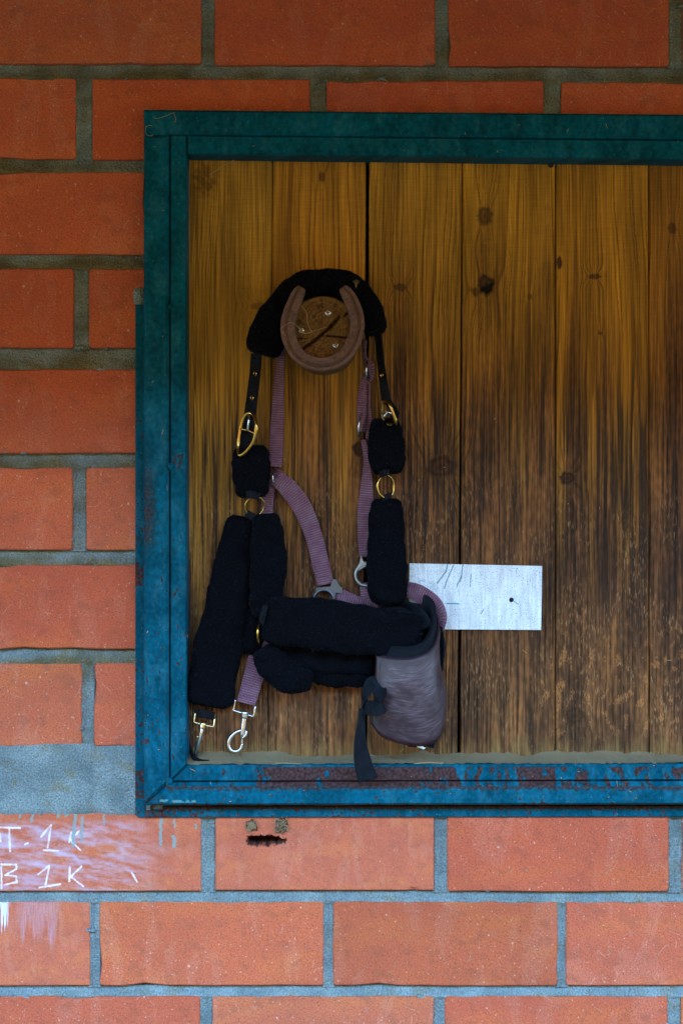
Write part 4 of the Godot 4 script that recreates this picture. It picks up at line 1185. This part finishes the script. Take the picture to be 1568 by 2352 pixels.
func purple_headcollar() -> void:
	var h := thing("purple_headcollar", "faded purple webbing headcollar hung beneath the black fleece one", "headcollar", P(740, 800, 0.0))
	strap("crown_strap", h, [[647, 790, 0.030], [642, 850, 0.022], [638, 920, 0.012], [634, 1000, 0.006], [632, 1070, 0.004]], [10, 11, 13, 15, 16], M.purple, [0.45, 0.4, 0.3, 0.2, 0.1])
	strap("crown_strap", h, [[651, 790, 0.026], [648, 850, 0.018], [647, 920, 0.008], [646, 1000, 0.001], [643, 1066, -0.003]], [8, 8, 8, 8, 8], M.purple, [1.0])
	strap("stitched_end", h, [[633, 1052, 0.008], [631, 1072, 0.008]], [15, 15], M.purple)
	strap("cheek_strap", h, [[640, 1078, -0.003], [622, 1112, -0.003], [614, 1150, -0.003], [612, 1230, -0.003]], [12, 13, 14, 14], M.purple, [0.2])
	ring("ring", h, 634, 1098, 0.001, 16, 1.1, 0.0012, M.nickel)
	strap("cheek_strap", h, [[634, 1098, 0.006], [662, 1122, 0.004], [695, 1168, 0.0], [719, 1228, -0.004], [735, 1290, -0.004], [747, 1340, -0.003]], [18, 22, 22, 20, 20, 19], M.purple)
	strap("stitched_end", h, [[744, 1320, 0.0005], [748, 1342, 0.0005]], [18, 18], M.purple)
	square_ring(h, 748, 1365)
	strap("nose_strap", h, [[770, 1362, -0.002], [800, 1374, 0.002], [835, 1386, 0.004], [868, 1396, 0.006]], [15, 14, 12, 8], M.purple, [0.0, 0.2, 0.5, 0.8])
	# the other cheek: folded adjuster
	strap("crown_strap", h, [[836, 780, 0.030], [836, 810, 0.026], [842, 850, 0.018]], [8, 7, 8], M.purple, [0.9, 1.0, 1.1])
	strap("crown_strap", h, [[840, 826, 0.026], [851, 842, 0.028], [851, 866, 0.022], [838, 880, 0.018]], [9, 10, 9, 8], M.purple, [0.8, 0.7, 0.9, 1.1])
	ring("ring", h, 844, 850, 0.026, 24, 1.42, 0.0012, M.nickel, 0.0)
	strap("adjuster", h, [[838, 862, 0.022], [830, 905, 0.016], [828, 955, 0.012], [826, 990, 0.008]], [10, 11, 11, 9], M.purple, [1.0, 0.8, 0.7, 0.9])
	strap("adjuster", h, [[844, 868, 0.018], [843, 915, 0.010], [846, 970, 0.006], [850, 1020, 0.004]], [9, 9, 10, 11], M.purple, [1.0, 0.9, 0.8, 0.6])
	strap("adjuster", h, [[836, 868, 0.020], [837, 915, 0.014], [835, 960, 0.008], [834, 992, 0.006]], [8, 8, 8, 7], M.purple, [1.1])
	ring("ring", h, 829, 980, 0.008, 30, 1.38, 0.0013, M.nickel, 0.1)
	strap("cheek_strap", h, [[834, 1010, 0.008], [842, 1055, 0.006], [842, 1110, 0.002], [839, 1165, -0.002], [837, 1220, -0.003], [838, 1280, -0.003]], [9, 10, 15, 18, 16, 13], M.purple, [1.0, 0.9, 0.5, 0.15, 0.0, 0.0])
	var st: SurfaceTool
	var fit := ring("square_ring", h, 840, 1321, 0.003, 24, 0.0, 0.0021, M.dull)
	st = new_st()
	slab(st, outline_px([829, 1275, 835, 1290, 858, 1290, 858, 1300, 838, 1302, 822, 1312, 817, 1306, 825, 1293], 0.0045), 0.0045, 0.0015, 0.0006)
	obj("slot_bar", st, M.dull, fit)
	strap("nose_strap", h, [[840, 1338, -0.002], [842, 1365, 0.0], [850, 1400, 0.004]], [14, 14, 15], M.purple)
	# nose strap coming round over the metal plate
	strap("nose_strap", h, [[925, 1352, 0.002], [960, 1362, 0.010], [995, 1386, 0.018], [1012, 1412, 0.024], [1010, 1440, 0.022], [996, 1470, 0.012]], [18, 20, 20, 17, 14, 12], M.purple, [0.0, 0.1, 0.35, 0.75, 0.9, 0.9])
	strap("nose_strap", h, [[780, 1566, 0.004], [806, 1572, 0.006], [836, 1570, 0.008]], [8, 9, 8], M.purple)
	# lead end with the trigger snap
	strap("lead_strap", h, [[604, 1470, 0.0], [592, 1520, 0.002], [578, 1570, 0.004], [566, 1612, 0.006]], [24, 24, 23, 22], M.purple)
	strap("stitched_end", h, [[570, 1597, 0.0085], [565, 1616, 0.0095]], [22, 22], M.purple)
	wire("hook_loop", h, [[541, 1605, 0.008], [537, 1628, 0.009], [538, 1632, 0.009], [560, 1639, 0.009], [580, 1645, 0.009], [583, 1643, 0.009], [587, 1620, 0.008]], 0.0014, M.nickel, false, 4)
	var sn := wire("snap_hook", h, [[562, 1648, 0.011], [559, 1672, 0.012], [557, 1690, 0.012]], 0.0034, M.nickel)
	wire("swivel", sn, [[563, 1634, 0.011], [562, 1650, 0.011]], 0.0046, M.nickel, false, 4)
	st = new_st(0)
	sweep(st, spline(px_path([[559, 1676, 0.012], [543, 1682, 0.012], [530, 1695, 0.012], [525, 1710, 0.012], [530, 1722, 0.012], [542, 1726, 0.012], [553, 1720, 0.012], [557, 1708, 0.012]]), 6), oval(10, 2.4), [3.4, 4.6, 4.8, 4.4, 4.2, 4.2, 4.0, 3.2], [0.0024], [])
	obj("hook", st, M.nickel, sn)
	wire("gate", sn, [[557, 1690, 0.012], [556, 1712, 0.012]], 0.0016, M.nickel, false, 4)
	wire("thumb_lug", sn, [[556, 1696, 0.014], [564, 1690, 0.015], [567, 1678, 0.014]], 0.0016, M.nickel, false, 4)

func square_ring(h: Node3D, u: float, v: float) -> void:      # flat cast fitting with a round eye and two slots
	var o := ring("square_ring", h, 743, 1377, 0.001, 22, 0.0, 0.0022, M.steel)
	var st := new_st()
	slab(st, outline_px([722, 1362, 726, 1349, 758, 1346, 763, 1329, 774, 1331, 778, 1342, 787, 1350, 787, 1366, 772, 1362, 768, 1386, 762, 1384, 764, 1368, 755, 1357, 742, 1353, 730, 1357], 0.0028), 0.0028, 0.0, 0.0006)
	obj("slot_bar", st, M.steel, o)

func tendon_boot() -> void:
	var t := thing("leather_boot", "scuffed purple brown leather horse boot with dark lining beside the metal plate", "boot", P(940, 1712, 0.02))
	var rings := [
		[[863, 1501, .050], [888, 1507, .060], [917, 1510, .067], [950, 1508, .070], [982, 1496, .066], [1001, 1475, .055], [1008, 1445, .040], [1004, 1412, .024], [985, 1392, .012], [950, 1384, .006], [905, 1380, .004], [872, 1390, .006]],
		[[860, 1565, .050], [885, 1572, .062], [915, 1577, .070], [950, 1577, .073], [985, 1570, .068], [1006, 1555, .056], [1011, 1535, .040], [1007, 1510, .022], [985, 1490, .010], [950, 1480, .004], [905, 1478, .002], [875, 1485, .004]],
		[[856, 1622, .046], [880, 1637, .058], [915, 1645, .066], [950, 1648, .069], [990, 1642, .064], [1014, 1627, .052], [1024, 1608, .036], [1020, 1585, .018], [990, 1570, .008], [950, 1562, .003], [905, 1560, .002], [875, 1565, .004]],
		[[852, 1662, .044], [873, 1690, .052], [906, 1705, .057], [945, 1713, .058], [985, 1711, .054], [1011, 1694, .044], [1022, 1658, .030], [1018, 1628, .014], [990, 1610, .006], [950, 1605, .003], [905, 1600, .002], [875, 1600, .004]]]
	var cols := []
	for c in 12:
		var l := []
		for r in rings: l.append(P(rings[0][c][0], 0, 0) if false else P(r[c][0], r[c][1], r[c][2]))
		cols.append(l)
	var nv := 6
	var grid := []      # rows down the boot, columns round it
	for r in 3 * nv + 1:
		var row := []
		for c in 12: row.append(spline(cols[c], nv)[r])
		grid.append(spline(row, 5))
	var w: int = grid[0].size()
	var hgt := grid.size()
	var nor := []
	for r in hgt:
		var l := PackedVector3Array()
		for c in w:
			var dx: Vector3 = grid[r][mini(c + 1, w - 1)] - grid[r][maxi(c - 1, 0)]
			var dy: Vector3 = grid[mini(r + 1, hgt - 1)][c] - grid[maxi(r - 1, 0)][c]
			l.append(dy.cross(dx).normalized())
		nor.append(l)
	var layer := func(st: SurfaceTool, r0: int, out_a: float, out_b: float, lift: float) -> void:
		var at := func(r: int, c: int, off: float) -> Vector3:
			var p: Vector3 = grid[r][c] + nor[r][c] * off
			if lift > 0.0 and r <= 2 and c < 42: p += (grid[0][c] - grid[3][c]).normalized() * lift * (1.0 - r / 3.0)
			return p
		for r in range(r0, hgt - 1):
			for c in w - 1:
				var q := [[r, c], [r, c + 1], [r + 1, c + 1], [r + 1, c]]
				var uv := []
				for e in q: uv.append(Vector2(e[1] / float(w - 1), e[0] / float(hgt - 1)))
				quad(st, at.call(r, c, out_a), at.call(r, c + 1, out_a), at.call(r + 1, c + 1, out_a), at.call(r + 1, c, out_a), uv[0], uv[1], uv[2], uv[3])
				quad(st, at.call(r, c, out_b), at.call(r + 1, c, out_b), at.call(r + 1, c + 1, out_b), at.call(r, c + 1, out_b), uv[0], uv[3], uv[2], uv[1])
		for c in w - 1:
			quad(st, at.call(r0, c, out_b), at.call(r0, c + 1, out_b), at.call(r0, c + 1, out_a), at.call(r0, c, out_a))
			quad(st, at.call(hgt - 1, c, out_a), at.call(hgt - 1, c + 1, out_a), at.call(hgt - 1, c + 1, out_b), at.call(hgt - 1, c, out_b))
		for r in range(r0, hgt - 1):
			quad(st, at.call(r, 0, out_b), at.call(r, 0, out_a), at.call(r + 1, 0, out_a), at.call(r + 1, 0, out_b))
			quad(st, at.call(r, w - 1, out_a), at.call(r, w - 1, out_b), at.call(r + 1, w - 1, out_b), at.call(r + 1, w - 1, out_a))
	var st := new_st(0)
	layer.call(st, 0, 0.0, -0.0028, 0.0)
	obj("shell", st, leather(), t)
	st = new_st(0)
	layer.call(st, 0, -0.0032, -0.010, 0.0135)
	obj("lining", st, M.hook_tape, t)
	# stitching along the top and the front edge
	var seam := []
	for r in range(hgt - 4, 1, -1): seam.append(grid[r][2] + nor[r][2] * 0.0006)
	for c in range(4, 34): seam.append(grid[1][c] + nor[1][c] * 0.0006)
	st = new_st(0)
	var fine := spline(seam, 4)
	for i in range(0, fine.size() - 3, 3): wire_in(st, [fine[i], fine[i + 2]], 0.0004, false, 1, 5)
	obj("stitching", st, mat(Color(0.42, 0.33, 0.24), 0.8), t)
	# torn lining hem under the lower edge, with a tuft of white stuffing
	st = new_st(0)
	var hem := []
	for c in range(14, 34): hem.append(c)
	for i in hem.size() - 1:
		var q := []
		for k in [[0, 0], [1, 0], [1, 1], [0, 1]]:
			var c: int = hem[i + k[0]]
			var p: Vector3 = grid[hgt - 1][c] - nor[hgt - 1][c] * 0.005
			if k[1] == 1: p += Vector3(0.0, -0.004 - 0.006 * maxf(0.0, N(c * 0.55, 3.0) + 0.3) * ss(14, 24, c), -0.003)
			else: p += Vector3(0, 0.006, 0)
			q.append(p)
		quad(st, q[0], q[1], q[2], q[3])
	obj("torn_hem", st, M.hook_tape, t)
	st = new_st(0)
	for i in 9: wire_in(st, [P(957 + i * 1.2, 1708, 0.05), P(959 + i * 1.6, 1716, 0.052), P(966 + i * 1.3, 1721 - absf(i - 5), 0.051)], 0.0005, false, 4, 5)
	obj("stuffing", st, mat(Color(0.85, 0.86, 0.84), 0.9), t)
	# turned back flap inside the opening, and the raised rear edge
	st = new_st(0)
	sweep(st, spline(px_path([[880, 1398, 0.012], [915, 1386, 0.016], [945, 1394, 0.024], [965, 1420, 0.032], [975, 1445, 0.034]]), 8), FLAT, [8, 11, 12, 20, 24], [0.0012], [0.9, 0.9, 0.8, 0.6, 0.4])
	obj("inner_flap", st, M.hook_tape, t)
	st = new_st(0)
	sweep(st, spline(px_path([[1009, 1440, 0.03], [1014, 1480, 0.026], [1012, 1515, 0.022], [1010, 1545, 0.016]]), 8), FLAT, [6, 9, 8, 4], [0.0015], [0.5], false, true, Vector3.ZERO, 0.0, 0.0012)
	obj("worn_edge", st, M.hook_tape, t)
	# closing strap: folded loop and hanging tail
	st = new_st(0)
	sweep(st, spline(px_path([[835, 1640, 0.060], [840, 1625, 0.066], [860, 1628, 0.076], [876, 1618, 0.074], [872, 1588, 0.060], [855, 1565, 0.052], [842, 1588, 0.056], [834, 1612, 0.058], [832, 1645, 0.060]]), 6), FLAT, [15, 17, 18, 18, 17, 14, 14, 13, 12], [0.001], [], false, true, Vector3(0.12, 1.0, -0.55))
	obj("strap_loop", st, M.hook_tape, t)
	strap("strap_tail", t, [[831, 1628, 0.064], [830, 1660, 0.063], [827, 1700, 0.06], [832, 1745, 0.056], [845, 1792, 0.054]], [8, 9, 14, 20, 23], M.hook_tape, [0.5, 0.4, 0.25, 0.1, 0.05], 0.0011)

func leather() -> StandardMaterial3D:
	var w := 512; var h := 384
	var rows := rows_of(h, func(y: int) -> Array:
		var al := PackedByteArray(); al.resize(w * 3)
		var he := PackedByteArray(); he.resize(w)
		for x in w:
			var fx := x * 1.0; var fy := y * 1.0
			var bend := fy - 14.0 * sin(fx * 0.014) + 7.0 * N(fx * 0.008, fy * 0.008)
			var hair := N(fx * 0.010, bend * 0.07) * 0.3 + N(fx * 0.012 + 50.0, bend * 0.17 + 20.0) * 0.35 + N(fx * 0.022, bend * 0.33) * 0.6
			var worn := clampf(0.68 + 1.1 * F(fx * 0.007 + 4.0, fy * 0.007 + 2.0) + 0.4 * F(fx * 0.04, bend * 0.06), 0, 1)
			worn *= ss(14, 60, fy) * ss(16, 44, fx) * ss(384, 350, fy)
			var c := Color(0.15, 0.085, 0.115).lerp(Color(0.20, 0.12, 0.135), clampf(0.5 + F(fx * 0.012, fy * 0.012) * 1.4, 0, 1))
			c = c.lerp(Color(0.33, 0.27, 0.29), worn * 0.7)
			c = c.lerp(Color(0.50, 0.45, 0.46), clampf(hair * 0.9 + 0.08, 0, 0.6) * worn)
			c = c.lerp(Color(0.14, 0.09, 0.10), clampf(-hair * 1.4 - 0.05, 0, 0.7) * worn)
			al[x * 3] = int(clampf(c.r, 0, 1) * 255); al[x * 3 + 1] = int(clampf(c.g, 0, 1) * 255); al[x * 3 + 2] = int(clampf(c.b, 0, 1) * 255)
			he[x] = int(clampf(0.5 + 0.2 * hair * worn + 0.1 * F(fx * 0.2, fy * 0.2), 0, 1) * 255)
		return [al, he])
	var m := mat(Color(1, 1, 1), 0.45)
	m.metallic_specular = 0.5
	m.albedo_texture = texture(w, h, Image.FORMAT_RGB8, joined(rows, 0))
	m.normal_enabled = true; m.normal_texture = relief(w, h, joined(rows, 1), 2.5); m.normal_scale = 0.5
	return m

func metal_plate() -> void:
	var t := thing("metal_plate", "pale scratched aluminium plate screwed flat on the planks", "plate", P(1092, 1446, -0.005))
	var c := P(1174, 1378, -0.003)
	var out := outline_px([940, 1294, 1244, 1300, 1242, 1447, 938, 1445], -0.003)
	var rect := rect_px(938, 1293, 1245, 1448)
	var st := new_st(-1)
	var r := 5.6 * K
	var n := 48
	var edge := []      # where rays from the hole meet the outline
	for i in n:
		var a := TAU * i / n
		var d := Vector2(cos(a), sin(a))
		var far := Vector2(c.x, c.y) + d
		for k in 4:
			var hit = Geometry2D.segment_intersects_segment(Vector2(c.x, c.y), far, out[k], out[(k + 1) % 4])
			if hit != null: far = hit
		edge.append(far)
	for k in 4:      # make sure that the corners are kept
		var best := 0
		for i in n:
			if edge[i].distance_to(out[k]) < edge[best].distance_to(out[k]): best = i
		edge[best] = out[k]
	var uv := func(p: Vector2) -> Vector2: return Vector2((p.x - rect.position.x) / rect.size.x, (rect.position.y - p.y) / rect.size.y)
	for i in n:
		var j := (i + 1) % n
		var a := TAU * i / n; var b := TAU * j / n
		var p := Vector2(c.x + cos(a) * r, c.y + sin(a) * r); var q := Vector2(c.x + cos(b) * r, c.y + sin(b) * r)
		var e: Vector2 = edge[i]; var f: Vector2 = edge[j]
		quad(st, Vector3(p.x, p.y, -0.003), Vector3(q.x, q.y, -0.003), Vector3(f.x, f.y, -0.003), Vector3(e.x, e.y, -0.003), uv.call(p), uv.call(q), uv.call(f), uv.call(e))
		quad(st, Vector3(p.x, p.y, -0.0075), Vector3(q.x, q.y, -0.0075), Vector3(q.x, q.y, -0.003), Vector3(p.x, p.y, -0.003), uv.call(p), uv.call(q), uv.call(q), uv.call(p))
		quad(st, Vector3(e.x, e.y, -0.003), Vector3(f.x, f.y, -0.003), Vector3(f.x, f.y, -0.0072), Vector3(e.x, e.y, -0.0072), uv.call(e), uv.call(f), uv.call(f), uv.call(e))
	var lines := [[1027, 1297, 1024, 1312, 1.6], [1024, 1312, 1004, 1339, 1.6], [1041, 1298, 1025, 1335, 1.3], [1025, 1335, 1020, 1351, 1.2], [1062, 1298, 1059, 1325, 1.4], [1059, 1325, 1050, 1342, 1.5], [1058, 1322, 1057, 1336, 1.0], [1050, 1342, 1049, 1348, 1.0], [1081, 1318, 1079, 1347, 0.9], [1186, 1305, 1186, 1318, 0.6], [1110, 1399, 1104, 1410, 0.8], [1180, 1381, 1190, 1388, 0.9]]
	var m := mat(Color(1, 1, 1), 0.5)
	m.metallic_specular = 0.5
	m.albedo_texture = picture(480, 242, func(x: int, y: int) -> Color:
		var u := 938.0 + x * 0.64; var v := 1293.0 + y * 0.64
		var cc := Color(0.87, 0.90, 0.90)
		cc = cc * (1.0 + 0.05 * N(x * 0.11, y * 0.006) + 0.04 * F(x * 0.015, y * 0.01) - 0.10 * clampf(F(x * 0.03 + 40.0, y * 0.008), 0, 1))
		cc = cc.lerp(Color(0.55, 0.68, 0.72), clampf(F(x * 0.012, y * 0.03 + 80.0) * 1.2 - 0.1, 0, 0.5) * ss(1040, 960, u))
		var spot := N(x * 0.24, y * 0.20)
		if spot > 0.70 - 0.12 * N(x * 0.02 + 9.0, y * 0.016): cc = cc.lerp(Color(0.16, 0.24, 0.28), ss(0.6, 0.85, spot))
		if F(x * 0.22 + 60.0, y * 0.2) > 0.5 and N(x * 0.015, y * 0.03 + 30.0) > 0.05: cc = cc.lerp(Color(0.36, 0.45, 0.48), 0.55)
		for l in lines:
			var ld := seg(u, v, l[0], l[1], l[2], l[3])
			if ld < 3.0: cc = cc.lerp(Color(0.34, 0.50, 0.56), ss(l[4] + 0.7, l[4] - 0.3, ld) * clampf(0.75 + 0.5 * N(x * 0.2, y * 0.2), 0, 1))
		cc = cc.lerp(Color(0.12, 0.52, 0.62), ss(2.2, 0.8, seg(u, v, 1026, 1386, 1052, 1386.5)) * 0.75)
		return cc)
	m.normal_enabled = true; m.normal_texture = M.clay_n; m.normal_scale = 0.12
	obj("sheet", st, m, t)
	st = new_st(0)
	disc(st, 1174, 1378, -0.0068, 4.6, 14, func(x: float, y: float, l: float) -> float: return -0.001 * (1.0 if absf(x) < 0.8 else 0.0) - 0.002 * ss(0.9, 1.0, l))
	obj("screw", st, M.dark, t)

func small_bits(s: Node3D, f: Node3D) -> void:
	# grit lying on the lower rail of the shutter
	var st := new_st(0)
	var n := 240
	var at := func(i: int, j: int) -> Vector3:
		var u := lerpf(430, 2140, i / float(n))
		var y_rail := P(u, 1757.0 - 4.5 * (u - 430) / 1710.0, 0.029).y
		var back := y_rail + 0.0045 + 0.0095 * maxf(0.0, F(u * 0.006, 1.0) + 0.25) + 0.003 * ss(520, 440, u)
		var t := j / 6.0
		return Vector3(P(u, 1757, 0.0).x, lerpf(back, y_rail + 0.0006, pow(t, 0.7)) + F(u * 0.08, t * 3.0) * 0.0022, lerpf(-0.0085, 0.0272 + N(u * 0.05, 7.0) * 0.001, t))
	for i in n:
		for j in 6: quad(st, at.call(i, j), at.call(i + 1, j), at.call(i + 1, j + 1), at.call(i, j + 1))
	var d := obj("grit", st, M.dust, s)
	d.set_meta("kind", "stuff")
	# dark strip behind the upper rail, with a wavy lower edge
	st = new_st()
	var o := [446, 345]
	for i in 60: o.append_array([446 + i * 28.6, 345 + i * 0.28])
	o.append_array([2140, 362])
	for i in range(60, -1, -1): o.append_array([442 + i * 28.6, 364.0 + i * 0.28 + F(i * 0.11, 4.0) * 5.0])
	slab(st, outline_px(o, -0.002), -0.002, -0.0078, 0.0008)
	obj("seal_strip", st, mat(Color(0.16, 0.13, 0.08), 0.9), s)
	# nail by the top of a plank
	st = new_st(0)
	disc(st, 1264, 379, -0.0088, 6.4, 18, func(x: float, y: float, l: float) -> float: return 0.0022 * sqrt(maxf(0.0, 1.0 - l * l * 0.9)) - 0.001)
	obj("nail", st, mat(Color(0.12, 0.12, 0.12), 0.6, 0.6), s)
	for k in 4: wire("loose_cord", s, [[436, 1706 + k * 7, 0.004], [440, 1722 + k * 5, 0.01], [448, 1737 + k * 3, 0.014], [462 + k * 6, 1746, 0.018]], 0.0008, M.nylon)
	# weld beads
	for q in [[392, 1072, 9.0], [389, 1795, 9.0], [391, 704, 6.0], [1360, 1799, 7.0]]:
		st = new_st(0)
		disc(st, q[0], q[1], 0.030, q[2], 16, func(x: float, y: float, l: float) -> float: return 0.0045 * sqrt(maxf(0.0, 1.0 - l * l)) + 0.0008 * N(x * 0.3, y * 0.3) - 0.001)
		obj("weld", st, M.bead, f)
	# cement squeezed out beside the top of the lip
	var w := get_node("brick_wall")
	st = new_st(0)
	disc(st, 321, 681, -0.002, 14, 18, func(x: float, y: float, l: float) -> float: return 0.009 * sqrt(maxf(0.0, 1.0 - l * l)) + 0.003 * F(x * 0.15, y * 0.15), func(a: float) -> float: return 1.0 + 0.6 * absf(sin(a)))
	obj("mortar_lump", st, M.cement, w)
	# straws on the ledge
	for q in [[950, 1754, 1018, 1753, "pale straw lying along the ledge below the leather boot"], [632, 1753, 694, 1755, "pale straw lying on the ledge below the snap hooks"], [480, 402, 540, 366, "straw stuck slanting on the plank under the upper rail"]]:
		var zz := 0.026 if q[1] > 1000 else -0.004
		tag(wire("straw", self, [[q[0], q[1], zz], [(q[0] + q[2]) / 2, (q[1] + q[3]) / 2 - 1.0, zz + 0.002], [q[2], q[3], zz]], 0.0007, M.straw), q[4], "straw", "loose straws")
	# chaff blown onto the wall, the frame and the planks
	st = new_st(-1)
	for i in 420:
		var u := rng.randf_range(-300, 1850); var v := rng.randf_range(-100, 2450)
		var z := 0.0018
		if u > 333 and v > 255 and v < 1848:
			if u > 394 and v > 314 and v < 1792: z = 0.0296
			else: z = 0.0328
			if u > 440 and v > 375 and v < 1740:
				if rng.randf() < 0.55: continue
				z = -0.0073
		elif u > 308 and v > 690 and v < 1882: continue
		var c := P(u, v, z)
		var a := rng.randf() * TAU
		var l := rng.randf_range(0.0006, 0.0022) * (2.2 if rng.randf() < 0.1 else 1.0)
		var dd := Vector3(cos(a), sin(a), 0) * l; var s2 := Vector3(-sin(a), cos(a), 0) * rng.randf_range(0.0002, 0.0005)
		var up := Vector3(0, 0, 0.0009)
		quad(st, c - dd - s2, c - dd + s2, c + dd * 0.2 + s2 + up, c + dd * 0.2 - s2 + up)
		tri(st, c + dd * 0.2 - s2 + up, c + dd * 0.2 + s2 + up, c + dd)
	for i in 330:
		var u := rng.randf_range(330, 1700); var v := 251.0 + (u - 330) * 0.009 + rng.randf_range(-2.5, 1.5)
		var z := rng.randf_range(0.004, 0.031)
		if i > 150:      # caught on the ledges of the joints
			var row = ROWS[3 + rng.randi() % 10]
			u = rng.randf_range(-250, 1800); v = row[0] - rng.randf_range(0, 14); z = 0.0016
			if u > 300 and v > 250 and v < 1880: continue
		elif rng.randf() < 0.35: u = rng.randf_range(330, 560)
		var c := P(u, v, z)
		var d2 := Vector3(rng.randf_range(-1, 1), rng.randf_range(-0.25, 0.35), rng.randf_range(-0.5, 0.5)).normalized() * rng.randf_range(0.001, 0.005)
		wire_in(st, [c - d2, c + Vector3(0, rng.randf() * 0.001, 0.0006), c + d2], rng.randf_range(0.0002, 0.0005), false, 2, 4)
	for q in [[[336, 290], [334, 300], [338, 310], [348, 312], [352, 308]], [[352, 270], [362, 272], [376, 268], [390, 262], [402, 258]], [[336, 292], [342, 288], [350, 289]], [[400, 262], [404, 272], [402, 282]]]:
		var pp := []
		for e in q: pp.append([e[0], e[1], 0.0334])
		wire_in(st, px_path(pp), 0.00035, false, 4, 5)
	var ch := obj("chaff", st, M.straw)
	ch.set_meta("kind", "stuff")
	tag(ch, "tiny bits of chaff stuck on the wall, frame and planks", "chaff")
